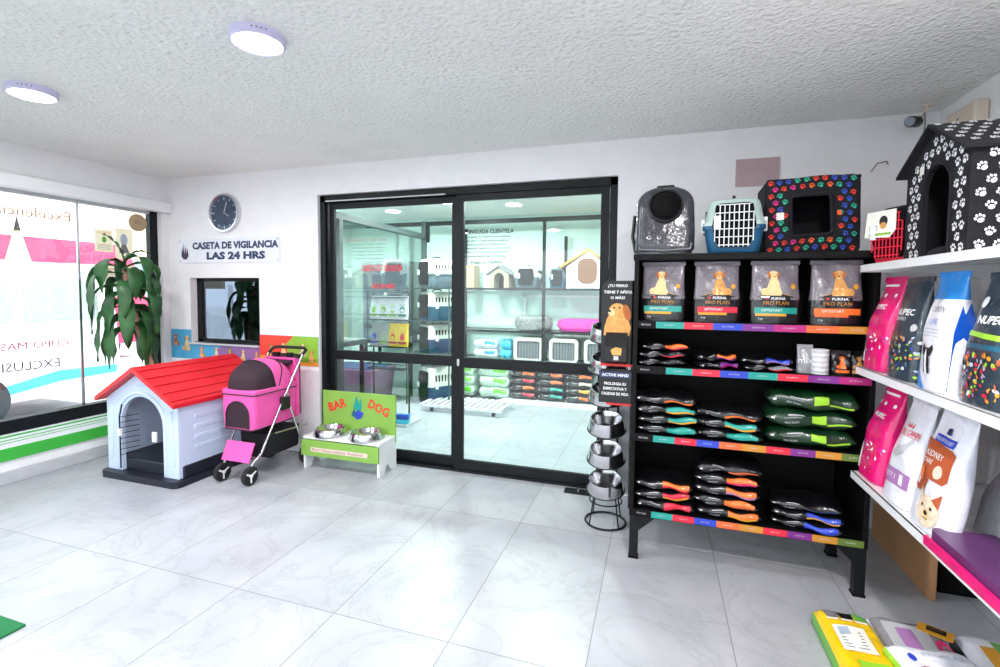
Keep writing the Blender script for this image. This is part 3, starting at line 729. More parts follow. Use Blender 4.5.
bs = MB(); bs.rings([[(x * k, y, z) for x, y in rrect(-.17, .17, -.14, .26, .04, 3)] for z, k in ((.17, .85), (.19, .92), (.37, 1.0))], 'fabric_black'); bs.tube([(-.205, -.1, .38), (-.205, .24, .38)], .006, 'chrome'); bs.tube([(.205, -.1, .38), (.205, .30, .36)], .006, 'chrome')
bs.build('under_basket', t)
tr = MB(); tr.prism([(.13, .93), (.30, 1.0), (.30, 1.02), (.13, .96)], lambda y, z, w: (-.15 + w, y, z), .30, 'black'); tr.lathe([(.03, 0), (.04, .05)], (-.08, .22, .985), 'black', 14); tr.lathe([(.03, 0), (.04, .05)], (.08, .22, .985), 'black', 14)
tr.build('cup_tray', t, bev=.004)

# ------------------------------------------------------------------ feeder table with two bowls
t = thing('feeder_stand', 'green and white wooden feeder with a lettered back panel by the glass door', 'pet feeder', (-2.585, 3.46, 0), .012)
s_ = MB(); s_.box(-.36, .40, .26, .28, .22, .645, 'green_panel'); s_.build('back_panel', t, bev=.004)
q = MB(); g = XZ(.26)
q.text('BAR', -.20, .52, .085, g, 'red_print', .002, w=.20, bold=.03, rot=.32); q.text('DOG', .235, .52, .085, g, 'red_print', .002, w=.22, bold=.03, rot=-.38)
q.poly([(-.03, .50), (.0, .62), (.03, .55), (.05, .60), (.06, .50), (.03, .47)], g, 'teal', .002); q.poly([(-.02, .46), (.03, .49), (.08, .46), (.05, .41), (.0, .40)], g, 'strip_blue', .0026); q.poly([(-.05, .44), (-.02, .50), (.0, .44), (-.02, .41)], g, 'teal_dark', .003)
q.build('panel_lettering', t, smooth=0)
for sx in (-.365, .375):
    s_ = MB(); s_.prism([(0, 0), (.075, 0), (.12, .08), (.16, .08), (.21, 0), (.28, 0), (.28, .27), (0, .27)], lambda y, z, w: (sx + w, y, z), .022, 'white'); s_.build('side_panel', t, bev=.003)
s_ = MB(); s_.box(-.365, .40, -.01, .26, .268, .288, 'white'); s_.build('top_shelf', t, bev=.003)
s_ = MB(); s_.box(-.37, .40, -.025, -.008, .125, .262, 'green_panel'); g = XZ(-.025)
s_.rect(-.27, .30, .165, .205, g, 'beige', .002); s_.text('Por Naturaleza Animal', 0, .185, .022, g, 'print_brown', .003, w=.5); s_.build('front_apron', t, bev=.003)
for x, l_ in ((-.17, 'left steel food bowl set in the green feeder stand'), (.20, 'right steel food bowl set in the green feeder stand')):
    k = thing('food_bowl', l_, 'bowl', (-2.585 + x, 3.46 + .12, .286), group='steel bowls of the feeder'); q = MB(); bowl(q, (0, 0, 0), .150, .062); q.build('bowl_shell', k, smooth=50)
    q = MB(); q.lathe([(.148, 0), (.152, .004), (.147, .008)], (0, 0, 0), 'black', 32); q.build('rubber_ring', k)

# ------------------------------------------------------------------ potted plant behind the kennel
t = thing('potted_plant', 'tall potted plant with long drooping green leaves before the street window', 'plant', (-4.60, 3.25, 0))
q = MB(); q.lathe([(.001, 0), (.13, 0), (.17, .30), (.18, .30), (.18, .34), (.16, .34), (.15, .30), (.001, .30)], (0, 0, 0), 'pot', 28); q.build('pot', t)
q = MB(); q.cyl((0, 0, .28), (0, 0, .31), .15, 'soil', 20); q.build('soil', t)
q = MB(); q.tube([(.08, .08, .3), (.04, .05, .8), (0, -.02, 1.15), (-.02, -.10, 1.5), (-.01, -.14, 1.75)], [.034, .03, .028, .024, .018], 'trunk', 12)
q.tube([(.05, .06, .7), (.10, .02, .85), (.06, -.02, 1.05)], [.02, .018, .014], 'trunk', 8); q.build('trunk', t)
lf = MB(); rnd = random.Random(3)
def leaf(o, az, L, up, w, droop):
    pts = []; n = 12; p = Vector(o); el = up
    for i in range(n + 1):
        u = i / n; pts.append((p.copy(), el)); el -= droop / n * (1.6 if u > .25 else .8); el = max(el, -1.50)
        p += Vector((math.cos(az) * math.cos(el), math.sin(az) * math.cos(el), math.sin(el))) * L / n
    side = Vector((-math.sin(az), math.cos(az), 0)); vs = []
    for i, (p, el) in enumerate(pts):
        u = i / n; ww = w * (math.sin(PI * min(1, u * .94 + .06)) ** .7) * (1 if u < .97 else .2)
        nrm = Vector((-math.cos(az) * math.sin(el), -math.sin(az) * math.sin(el), math.cos(el)))
        wv = .012 * math.sin(u * 14 + az * 3)
        for s2 in (-1, 0, 1): vs.append(p + side * s2 * ww / 2 + nrm * (.18 * ww * abs(s2) + wv * s2))
    lf.add(vs, [(i * 3 + k, i * 3 + k + 1, i * 3 + k + 4, i * 3 + k + 3) for i in range(n) for k in (0, 1)], 'leaf')
for k in range(30):
    z = 1.80 - .62 * (k / 30) ** 1.1; cx_ = -.01 - .05 * (k / 30); cyy = -.14 + .08 * (k / 30)
    leaf((cx_, cyy, z), k * 2.399 + rnd.random() * .5, .42 + .22 * rnd.random(), .9 - .9 * k / 30, .085 + .04 * rnd.random(), 2.9 + .8 * rnd.random())
leaf((-.01, -.14, 1.80), -2.2, .30, 1.45, .075, .6); leaf((-.01, -.14, 1.80), 1.2, .26, 1.2, .06, 1.2)
lf.build('foliage', t, smooth=60, solid=.0015)

# ------------------------------------------------------------------ on the back wall, left
t = thing('wall_clock', 'round wall clock with silver rim and dark blue face above the sign', 'clock', (-4.135, BY, 2.335), 0)
RY = Matrix.Rotation(PI / 2, 3, 'X')
q = MB(); q.lathe([(.17, 0), (.192, .0), (.196, .03), (.188, .045), (.172, .047), (.166, .03)], (0, 0, 0), 'chrome', 44, RY); q.build('clock_rim', t)
q = MB(); q.cyl((0, 0, 0), (0, -.028, 0), .168, 'clock_face', 44); g = XZ(-.028)
for k in range(12):
    a = PI * k / 6; q.disc(math.sin(a) * .142, math.cos(a) * .142, .005, .012 if k % 3 else .018, g, 'clock_mark', .001, 8, rot=-a)
q.build('clock_face', t)
for a, L, wd, nm in ((2.08, .075, .007, 'hour_hand'), (.35, .11, .005, 'minute_hand')):
    q = MB(); q.bar((0, -.033, 0), (math.sin(a) * L, -.033, math.cos(a) * L), wd, .002, 'white'); q.build(nm, t)
t = thing('guard_sign', 'white sign with navy lettering about the 24 hour guard booth', 'sign', (-4.12, BY, 1.965))
q = MB(); q.prism(rrect(-.66, .645, -.122, .122, .012, 3), lambda x, z, w: (x, -w, z), .012, 'sign_white'); q.build('sign_board', t, bev=.002)
q = MB(); g = XZ(-.012)
q.text('CASETA DE VIGILANCIA', .085, .052, .074, g, 'navy', .002, w=1.10, bold=.05); q.text('LAS 24 HRS', .10, -.052, .078, g, 'navy', .002, w=.75, bold=.055)
q.build('lettering', t, smooth=0); q = MB()
for dx, hh in ((-.62, .05), (-.60, .09), (-.575, .06), (-.55, .04)): q.poly([(dx, -.05), (dx + .03, -.05), (dx + .022, .0), (dx + .012, hh)], g, 'print_dark', .002)
q.poly([(-.62, -.05), (-.52, -.05), (-.55, -.085), (-.59, -.085)], g, 'print_dark', .002)
q.build('emblem', t, smooth=0)
for x in (-.64, .625):
    for z in (-.10, .10): q = MB(); q.cyl((x, -.012, z), (x, -.016, z), .006, 'grey', 8); q.build('sign_screw', t)

mur = MB(); g = lambda x, z, w: (x, BY - w, z)
mur.prism([(LX + .005, .845), (-3.045, .845), (-3.045, 1.13), (-3.74, 1.13), (-3.74, 1.0), (-4.645, 1.0), (-4.645, 1.15), (LX + .005, 1.15)], g, .004, 'mural_blue')
mur.poly([(-3.74, .846), (-3.045, .846), (-3.045, 1.129), (-3.739, 1.129)], g, 'mural_red', .0045)
mur.poly([(-3.74, .846), (-4.35, .846), (-4.25, .99), (-3.74, .995)], g, 'mural_purple', .0045)
mur.poly([(-3.045, 1.129), (-3.33, 1.129), (-3.42, 1.05), (-3.40, .95), (-3.28, .87), (-3.045, .86)], g, 'mural_green', .005)
mur.poly([(-3.045, .846), (-3.045, .885), (-3.2, .88), (-3.45, .90), (-3.74, .93), (-3.74, .846)], g, 'mural_orange', .0055)
for i, (x, z, s2, k_) in enumerate(((-4.86, .98, .12, 'dog_red'), (-4.70, .93, .16, 'dog_cream'), (-4.5, .87, .11, 'dog_gold'), (-4.3, .86, .12, 'dog_white'), (-4.12, .855, .12, 'mural_green'), (-3.95, .86, .11, 'dog_cream'), (-3.78, .86, .10, 'dog_gold'), (-3.60, .92, .13, 'dog_red'), (-3.45, .93, .13, 'dog_cream'), (-3.22, .94, .12, 'dog_white'), (-3.12, .89, .11, 'dog_gold'))):
    dog(mur, g, x, z, s2, k_, .0065, 1 if i % 2 else -1)
tag(mur.build('animal_mural', smooth=0), 'long printed band of dogs and cats on blue, red and green under the watch window', 'wall mural')

# ------------------------------------------------------------------ black shelf unit
SX0, SX1, SY0, SY1 = -.135, 1.055, 2.89, 3.35
ROWS = (1.405, 1.145, .748, .300)
t = thing('shelf_unit', 'black shelf unit with coloured price strips, on four legs by the glass door', 'shelf', (0, 0, 0))
def sub(name, mb, parent=t, **k): return mb.build(name, parent, **k)
for x in (SX0, SX1 - .025): q = MB(); q.box(x, x + .025, SY0, SY1, .255, 1.755, 'shelf_black'); sub('side_panel', q, smooth=0, bev=.002)
q = MB(); q.box(SX0, SX1, SY1 - .012, SY1, .255, 1.755, 'shelf_black'); sub('back_panel', q, smooth=0)
q = MB(); q.box(SX0 - .006, SX1 + .006, SY0 - .005, SY1, 1.755, 1.79, 'shelf_black'); sub('top_board', q, smooth=0, bev=.003)
CELLS = (['teal', 'strip_red', 'strip_blue', 'strip_purple', 'strip_magenta', 'strip_orange', 'strip_gold'], ['teal', 'strip_red', 'strip_blue', 'teal', 'strip_red', 'strip_purple', 'strip_magenta'],
         ['teal', 'strip_red', 'strip_blue', 'strip_orange', 'strip_gold', 'strip_red', 'strip_purple', 'strip_gold', 'strip_olive'], ['teal', 'strip_red', 'strip_blue', 'strip_orange', 'strip_gold', 'strip_red', 'strip_purple', 'strip_gold', 'strip_olive'])
for z, cells in zip(ROWS, CELLS):
    q = MB(); q.box(SX0 + .025, SX1 - .025, SY0 + .004, SY1 - .012, z - .025, z, 'shelf_black'); sh = sub('shelf_board', q, smooth=0)
    q = MB(); x0 = -.01 if z != 1.145 else .05; n = len(cells); wd = (1.035 - x0) / n; q.box(SX0 + .02, SX1 - .02, SY0 - .006, SY0 + .003, z - .040, z + .003, 'shelf_black')
    g = XZ(SY0 - .006)
    for i, c in enumerate(cells):
        q.rect(x0 + i * wd, x0 + (i + 1) * wd, z - .037, z, g, c, .001)
        q.text(('PUPPY', 'ADULT', 'ACTIVE', 'SENSITIVE')[i % 4], x0 + (i + .5) * wd, z - .018, .008, g, 'grey_light', .002, w=wd * .4)
    q.text('PRO PLAN', -.065, z - .018, .010, g, 'grey_light', .002, w=.05)
    q.build('price_strip', sh, smooth=0)
for x, s_ in ((SX0 + .004, 1), (SX1 - .004, -1)):
    for y in (SY0, SY1 - .05):
        q = MB(); q.box(min(x, x + s_ * .05), max(x, x + s_ * .05), y, y + .05, 0, .26, 'black_metal')
        q.prism([(x + s_ * .05, .255), (x + s_ * .14, .255), (x + s_ * .05, .17)], lambda a, b_, w: (a, y + .002 + w, b_), .045, 'black_metal')
        q.box(min(x - s_ * .004, x + s_ * .054), max(x - s_ * .004, x + s_ * .054), y - .004, y + .054, 0, .012, 'black_matte')
        sub('leg', q, smooth=0, bev=.002)

for i, (x, l1, l2, fl, lab) in enumerate(((.025, 'teal', 'gold', 1, 'grey dog food bag with a teal label, leftmost on the top shelf'), (.31, 'strip_red', 'gold', -1, 'grey dog food bag with a red label, second from left on the top shelf'),
                                 (.60, 'teal', 'gold', 1, 'grey dog food bag with a teal label, third along the top shelf'), (.885, 'orange', 'strip_orange', -1, 'grey dog food bag with an orange label at the right end of the top shelf'))):
    b = puppy_bag(.245, .325, lab, l1, l2, fl, i + 1)
    place(b, (x, SY0 + .075, ROWS[0]), (-.06, .05, .02, -.03)[i], lab, 'grey dog food bags on the top shelf', rx=-.04)

STACKS = []
def stack(x, y, z, n, cols, where, W_=.30, D_=.24, H_=.056, rz=0, grp='', cat='dog food bag', jit=.012, start=0, name='lying_food_bag'):
    names = ['topmost', 'second from top', 'third from top', 'fourth from top', 'fifth from top']
    for i in range(n):
        c = cols[i % len(cols)]; pos = n - 1 - i
        q = lying_bag(start * 10 + i, c[0], c[1], c[2], c[3] if len(c) > 3 else None, W_, D_, H_)
        o = q.build(name, None, smooth=70)
        rr = random.Random(start * 31 + i)
        o.location = (x + (rr.random() - .5) * 2 * jit, y, z + i * H_ * .93); o.rotation_euler = (0, (rr.random() - .5) * .05, rz + (rr.random() - .5) * .12)
        pn = 'at the bottom' if (i == 0 and n > 1) else ('topmost' if pos == 0 else names[pos])
        tag(o, '%s, %s' % (where, pn), cat, grp)
ys = SY0 + .125
A = 'second shelf'
stack(.04, ys, ROWS[1], 3, [('bag_black', 'bag_black', 'bag_black'), ('bag_black', 'bag_black', 'strip_red'), ('bag_black', 'orange', 'strip_red')], 'black bag with orange red label, left pile of second shelf', .27, .22, .048, grp='flat bags on the second shelf', start=1)
stack(.30, ys, ROWS[1], 2, [('bag_black', 'strip_purple', 'strip_magenta'), ('bag_black', 'orange', 'strip_purple')], 'black bag with purple label, second pile of second shelf', .22, .22, .046, rz=.18, grp='flat bags on the second shelf', start=2)
stack(.575, ys, ROWS[1], 2, [('bag_black', 'grey', 'strip_red'), ('bag_black', 'strip_blue', 'bag_lilac')], 'black bag with blue label, third pile of second shelf', .25, .22, .04, rz=-.1, grp='flat bags on the second shelf', start=3)
stack(.06, ys, ROWS[2], 4, [('bag_black', 'teal', 'teal'), ('bag_black', 'teal', 'gold'), ('bag_black', 'teal', 'gold'), ('bag_black', 'bag_black', 'orange')], 'black bag with teal label, left pile of third shelf', .345, .24, .062, grp='flat teal bags on the third shelf', start=4)
stack(.40, ys, ROWS[2], 3, [('bag_black', 'teal', 'teal'), ('bag_black', 'teal', 'gold'), ('bag_black', 'bag_black', 'orange')], 'black bag with teal label, middle pile of third shelf', .35, .24, .062, rz=-.22, grp='flat teal bags on the third shelf', start=5)
stack(.79, ys + .01, ROWS[2], 3, [('bag_green', 'lime', 'lime')] * 3, 'large dark green bag, right pile of third shelf', .42, .25, .105, rz=-.06, grp='flat green bags on the third shelf', start=6)
stack(.055, ys, ROWS[3], 3, [('bag_black', 'strip_red', 'strip_red'), ('bag_black', 'strip_red', 'gold'), ('bag_black', 'orange', 'strip_red')], 'black bag with red label, left pile of bottom shelf', .325, .24, .064, grp='flat red bags on the bottom shelf', start=7)
stack(.40, ys, ROWS[3], 5, [('bag_black', 'orange', 'gold'), ('bag_black', 'orange', 'bag_orange'), ('bag_black', 'orange', 'bag_lilac'), ('bag_black', 'orange', 'bag_pink'), ('bag_black', 'bag_black', 'bag_orange')], 'black bag with orange label, middle pile of bottom shelf', .34, .24, .068, rz=-.1, grp='flat orange bags on the bottom shelf', start=8)
stack(.80, ys, ROWS[3], 3, [('bag_black', 'strip_blue', 'strip_blue'), ('bag_black', 'strip_blue', 'gold'), ('bag_black', 'bag_black', 'navy')], 'black bag with blue label, right pile of bottom shelf', .34, .24, .055, rz=-.16, grp='flat blue bags on the bottom shelf', start=9)
# white pouches stacked beside a silver wrapped one, and two small standing bags
t = thing('pouch_stack', 'silver wrapped pouch leaning beside the white cans on the second shelf', 'pouch', (.755, SY0 + .08, ROWS[1]))
q = MB(); b = Bag(.075, .135, .05, .0, 3); b.body(q, 'bag_silver'); q.text('mix', 0, .07, .03, b.pt, 'white', .004); q.build('pouch_body', t, smooth=60)
order = ['bottom', 'second from bottom', 'middle', 'second from top', 'topmost']
def can(lab):
    k = thing('food_can', lab, 'can', (0, 0, 0), group='white cans stacked on the second shelf')
    q = MB(); q.lathe([(.001, 0), (.040, 0), (.042, .002), (.040, .003), (.040, .023), (.042, .025), (.039, .026), (.037, .022), (.001, .022)], (0, 0, 0), 'white', 26); q.build('can_body', k)
    q = MB(); q.grid(lambda u, v: (.0405 * math.sin((u - .5) * 2.4), -.0405 * math.cos((u - .5) * 2.4), .006 + .014 * v), 10, 1, 'grey_light'); q.build('can_label', k)
    return k
c0 = can('white food can on the second shelf, bottom of its column')
for i in range(5):
    k = c0 if i == 0 else copy_tree(c0)
    place(k, (.825, SY0 + .07, ROWS[1] + i * .0262), 0, 'white food can on the second shelf, %s of its column' % order[i])
for x, c1, lab, sd in ((.925, 'orange', 'small black upright bag with orange picture right of the white cans', 5), (1.0, 'dog_gold', 'small black upright bag with golden picture in the second shelf corner', 6)):
    k = thing('small_food_bag', lab, 'dog food bag', (x, SY0 + .08, ROWS[1]))
    q = MB(); b = Bag(.105 if sd == 5 else .07, .11, .05, .02, sd); b.body(q, 'bag_black'); dog(q, b.pt, 0, .035, .065, c1, .002); b.band(q, -.03, .03, .012, .028, c1, .002); q.build('bag_body', k, smooth=60)

# ------------------------------------------------------------------ on top of the black shelf
t = thing('cat_backpack', 'plastic wrapped dark backpack carrier with round window at the shelf top left end', 'pet backpack', (.025, 3.06, 1.792), .0)
def bpk(v, k=1.0):
    z = .395 * v; w = .165 * (1 - .10 * max(0, v - .35)) * k; d_ = .115 * (1 - .25 * v) * k
    if v > .72: e = (v - .72) / .28; w *= math.sqrt(max(.0, 1 - (e * .92) ** 2.6)); d_ *= math.sqrt(max(.0, 1 - (e * .9) ** 2.2))
    if v < .06: w *= .93; d_ *= .93
    return [(x, y, z) for x, y in rrect(-w, w, -d_, d_, min(w, d_) * .55, 5)]
q = MB(); q.rings([bpk(v) for v in [i / 24 for i in range(25)]], 'wrap_dark'); q.build('pack_body', t, smooth=60)
q = MB(); R_ = Matrix.Rotation(PI / 2 - .16, 3, 'X'); q.lathe([(.098, 0), (.098, .012), (.085, .022), (.078, .014)], (0, -.088, .275), 'black', 36, R_); q.lathe([(.08, .012), (.068, .045), (.045, .065), (.02, .075), (.002, .077)], (0, -.088, .275), 'black_matte', 36, R_); q.build('round_window', t)
q = MB()
for x in (-.085, -.03, .03, .085): q.lathe([(.012, 0), (.012, .006), (.008, .008), (.006, .002)], (x, -.108, .095), 'chrome', 14, R_)
for i_, x in enumerate((-.085, -.03, .03, .085)): pass
q.build('air_vents', t)
q = MB(); q.tube([(-.135, -.105, .05), (-.14, -.108, .03), (0, -.125, .02), (.14, -.108, .03), (.145, -.10, .06)], .006, 'grey', 6); q.tube([(-.14, -.095, .06), (-.14, -.095, .18), (-.135, -.088, .28)], .005, 'grey', 6); q.build('seam', t)
q = MB(); q.tube([(-.05, -.01, .385), (-.045, -.01, .405), (.045, -.01, .405), (.05, -.01, .385)], .008, 'black', 8); q.build('top_handle', t)
q = MB(); q.tube([(-.165, .04, .02), (-.185, .05, .12), (-.175, .06, .25)], .012, 'black', 6); q.build('shoulder_strap', t)
t = carrier(.31, .34, .295, 'carrier_blue', 'carrier_mint', 'white', 'blue and pale mint pet carrier with white wire door on the black shelf top')
place(t, (.395, 3.06, 1.792), -.10)

t = thing('cube_bed', 'black padded cube cat bed with rainbow paw prints on the black shelf top', 'pet bed', (.775, 3.02, 1.792), -.04)
PK = ['paw_red', 'paw_blue', 'paw_teal', 'paw_pink', 'paw_blue', 'paw_orange']
CW, CH = .216, .405
def puff(x, z):
    u, v = x / CW, (z - CH / 2) / (CH / 2); return .022 * (max(0, 1 - abs(u) ** 4) * max(0, 1 - abs(v) ** 4)) + .006 * math.sin(14 * x) * math.sin(17 * z)
wob = lambda x, z: (x + .006 * math.sin(12 * z), z + .007 * math.sin(13 * x + 1))
def cf(x, z, w=0): a_, b_ = wob(x, z); return (a_, -puff(x, z) - w, b_)
q = MB(); HX0, HX1, HZ0, HZ1 = -.105, .085, .09, .305
def skip(u, v): x = -CW + 2 * CW * u; z = CH * v; return HX0 < x < HX1 and HZ0 < z < HZ1
q.grid(lambda u, v: cf(-CW + 2 * CW * u, CH * v), 36, 34, 'fabric_black', skip)
q.tube([cf(x, z, .0) for x, z in rrect(HX0, HX1, HZ0, HZ1, .02, 3)], .010, 'fabric_black', 8, closed=True)
q.tube([cf(x, z, -.012) for x, z in rrect(-CW + .006, CW - .006, .006, CH - .006, .025, 4)], .014, 'fabric_black', 8, closed=True)
rnd = random.Random(11); n_ = 0
for j in range(11):
    for i in range(11):
        x = -CW + .02 + i * .0425 + (.021 if j % 2 else 0); z = .022 + j * .0365
        if x > CW - .018 or z > CH - .015 or (HX0 - .024 < x < HX1 + .024 and HZ0 - .022 < z < HZ1 + .022): continue
        q.paw(x, z, .0175, cf, PK[(i * 2 + j * 3 + (i * j) % 4) % 6], .0025, rnd.random() * 1.2 - .6)
q.build('front_pad', t, smooth=60)
q = MB()
q.grid(lambda u, v: (-CW + .01 + .05 * math.sin(PI * v) * -0 , .36 * u, CH * v), 4, 4, 'fabric_black'); q.grid(lambda u, v: (CW - .01, .36 * u, CH * v), 4, 4, 'fabric_black')
q.grid(lambda u, v: (-CW + 2 * CW * u, .36 * v, CH - .008), 4, 4, 'fabric_black'); q.grid(lambda u, v: (-CW + 2 * CW * u, .36 * v, .006), 4, 4, 'fabric_black'); q.grid(lambda u, v: (-CW + 2 * CW * u, .36, CH * v), 4, 4, 'fabric_black')
q.build('cube_shell', t, smooth=60, solid=.015)
q = MB(); q.rect(-.175, -.14, .185, .225, cf, 'paper', .008); q.build('price_tag', t); q = MB(); q.rect(.105, .125, .19, .215, cf, 'paw_orange', .008); q.build('brand_tab', t)

# ------------------------------------------------------------------ white wall shelves on the right
t = thing('shelf_rack', 'white metal shelving of three long boards along the right wall', 'shelf', (0, 0, 0))
WX, WY = .955, 2.87
LV = (1.715, 1.207, .672)
for z in LV:
    q = MB(); q.box(WX, RX - .03, -.6, WY, z - .004, z, 'white_gloss'); q.box(WX, WX + .012, -.6, WY, z - .036, z, 'white_gloss'); q.box(WX, RX - .03, WY - .012, WY, z - .036, z, 'white_gloss'); q.box(RX - .045, RX - .03, -.6, WY, z - .036, z + .01, 'white_gloss'); q.build('shelf_board', t, smooth=0, bev=.002)
for y in (2.80, 1.75, .7, -.5):
    q = MB(); q.box(RX - .028, RX - .002, y - .02, y + .02, 0, 2.0, 'white_gloss'); q.build('upright', t, smooth=0)
    for z in LV:
        q = MB(); q.prism([(RX - .03, z - .005), (WX + .1, z - .005), (WX + .1, z - .025), (RX - .03, z - .10)], lambda x, zz, w: (x, y - .004 + w, zz), .008, 'white_gloss'); q.build('bracket', t, smooth=0)

def on_wall_shelf(name, lab, cat, y, z, W_, H_, T_, body, x=.985, lean=.2, taper=.05, seed=0, grp=None, prints=None, rz=-PI / 2, **k):
    t = thing(name, lab, cat, (x + T_ / 2, y, z), rz, grp, rx=-lean); b = Bag(W_, H_, T_, taper, seed); q = MB(); b.body(q, body, **k); q.build('bag_body', t, smooth=60)
    if prints: p = MB(); prints(p, b); p.build('front_print', t, smooth=60)
    return t
def toys(p, b, x0, x1, z0, z1, cols, n, seed, r=.008):
    rr = random.Random(seed)
    for _ in range(n): p.disc(x0 + (x1 - x0) * rr.random(), z0 + (z1 - z0) * rr.random(), r * (.5 + rr.random()), r * (.3 + rr.random() * .6), b.pt, rr.choice(cols), .002 + .0004 * rr.random(), 6, rot=rr.random() * 3)
def pr_pink(p, b):
    H = b.H; p.text('NUPEC', 0, H * .70, .024, b.pt, 'white', .003, w=.10, bold=.03); p.text('SENSITIVE', 0, H * .64, .013, b.pt, 'strip_purple', .003, w=.10); b.band(p, -.08, .06, H * .93, H * .955, 'white', .002)
    for i in range(4): p.rect(-.07, .03, H * (.58 - .025 * i), H * (.58 - .025 * i) + .003, b.pt, 'bag_lilac', .003)
    for x in (-.07, 0, .07): p.disc(x, H * .83, .012, .010, b.pt, 'white', .003, 8)
    toys(p, b, -.10, .11, .04, H * .40, ['bag_magenta', 'bag_lilac', 'strip_orange', 'white', 'strip_red', 'bag_pink'], 60, 3)
    p.poly([(-.10, .03), (-.05, .03), (-.05, .13), (-.045, .17), (-.065, .15), (-.085, .17), (-.085, .12), (-.105, .09)], b.pt, 'white', .003, 1)
def pr_dark(p, b):
    H = b.H; p.text('NUPEC', .0, H * .68, .028, b.pt, 'white', .003, w=.13, bold=.03); p.text('CACHORRO', -.02, H * .61, .015, b.pt, 'white', .003, w=.10)
    for i in range(3): p.rect(-.11, .08, H * (.55 - .03 * i), H * (.55 - .03 * i) + .003, b.pt, 'clock_mark', .003)
    p.disc(.085, H * .53, .016, .016, b.pt, 'grey_light', .003, 10)
    toys(p, b, -.12, .12, .02, H * .44, ['clock_mark', 'teal_dark', 'strip_orange', 'white', 'dog_gold', 'strip_blue', 'lime', 'bag_black'], 90, 5)
    for i, s_ in enumerate(('14', 'N', 'H')): p.text(s_, -.085, .15 - .045 * i, .03, b.pt, 'white', .005, bold=.03)
def pr_dark2(p, b):
    H = b.H; p.text('NUPEC', .0, H * .66, .028, b.pt, 'white', .003, w=.13, bold=.03); p.disc(-.07, H * .80, .014, .02, b.pt, 'white', .003, 8)
    p.poly([(-.10, H * .53), (.12, H * .50), (.12, H * .54), (-.10, H * .57)], b.pt, 'lime', .003, 2); b.band(p, -.13, .13, H * .43, H * .47, 'teal_dark', .002)
    toys(p, b, -.13, .13, .02, H * .40, ['clock_mark', 'bag_lilac', 'strip_orange', 'white', 'gold', 'strip_red', 'lime', 'bag_black', 'brown_label'], 110, 8, .009)
def pr_white(p, b):
    H = b.H; p.text('CAMPEON', .0, H * .71, .022, b.pt, 'grey', .003, w=.10); p.text('LIFE', 0, H * .60, .018, b.pt, 'bag_sky', .003, w=.07)
    for i in range(3): p.rect(-.05, .05, H * (.53 - .03 * i), H * (.53 - .03 * i) + .003, b.pt, 'clock_mark', .003)
    p.poly([(-.10, .0), (-.01, .0), (-.085, .09), (-.10, .11)], b.pt, 'bag_sky', .0025, 2)
    for pts, c in (([(-.04, .06), (.04, .06), (.035, .15), (.02, .19), (-.02, .19), (-.035, .14)], 'dog_black'), ([(-.045, .18), (.035, .18), (.05, .225), (.04, .26), (.02, .235), (-.02, .235), (-.045, .265), (-.055, .22)], 'dog_black'), ([(-.015, .06), (.018, .06), (.012, .17), (.0, .23), (-.012, .17)], 'white')): p.poly([(x * .62 + .005, z * .55 + .03) for x, z in pts], b.pt, c, .003 if c == 'dog_black' else .004, 1)
    for x in (-.02, .0): p.poly([(x, H * .78), (x + .015, H * .84), (x + .018, H * .84), (x + .004, H * .78)], b.pt, 'grey', .003)
G1 = 'upright food bags on the middle white shelf'
on_wall_shelf('cat_food_bag', 'bright pink cat food bag at the left end of the middle white shelf', 'cat food bag', 2.765, LV[1], .235, .43, .12, 'bag_pink', seed=1, grp=G1, prints=pr_pink, x=.968, lean=.10)
on_wall_shelf('dog_food_bag', 'slate grey food bag between the pink bag and the white and blue bag', 'dog food bag', 2.495, LV[1], .235, .42, .10, 'bag_slate', seed=2, grp=G1, prints=pr_dark, x=.968, lean=.08)
t = on_wall_shelf('dog_food_bag', 'tall white dog food bag with sky blue top and a black and white dog', 'dog food bag', 2.235, LV[1], .205, .43, .11, 'bag_white', seed=3, grp=G1, prints=pr_white, header='bag_sky', hv=.80, lean=.05, x=.968)
q = MB(); q.prism([(-.030, .01), (.05, .01), (.05, .22), (.015, .33), (-.008, .33), (-.028, .22)], lambda y, z, w: (.084 + .006 * math.sin(9 * z) - .02 * max(0, z - .2) + w, y, z), .010, 'bag_blue')
q.build('side_gusset', t, smooth=40, bev=.006)
on_wall_shelf('dog_food_bag', 'black food bag with glossy toy print right of the white and blue bag', 'dog food bag', 1.95, LV[1], .26, .42, .12, 'bag_slate', seed=4, grp=G1, prints=pr_dark2, x=.975, lean=.08)
on_wall_shelf('dog_food_bag', 'dark food bag at the right edge of the middle white shelf', 'dog food bag', 1.64, LV[1], .29, .42, .14, 'bag_slate', seed=6, grp=G1, prints=pr_dark, x=.99)
def pr_royal(p, b):
    H = b.H; p.text('ROYAL CANIN', 0, H * .70, .024, b.pt, 'red_print', .003, w=.15, bold=.01)
    for k in (-1, 0, 1): p.poly([(k * .014 - .006, H * .75), (k * .014 + .006, H * .75), (k * .02, H * .80)], b.pt, 'red_print', .003); p.rect(-.075, .075, H * .66, H * .665, b.pt, 'red_print', .003, 6)
    p.poly([(-.06, .20), (-.02, .19), (.03, .22), (.06, .28), (.05, .29), (.02, .25), (-.03, .24), (-.05, .22)], b.pt, 'grey_light', .003, 1)
    b.band(p, -.10, .10, .075, .14, 'bag_lilac', .0025); p.text('SATIETY 3', -.03, .11, .02, b.pt, 'white', .004, w=.09); p.rect(.04, .07, .085, .13, b.pt, 'white', .004)
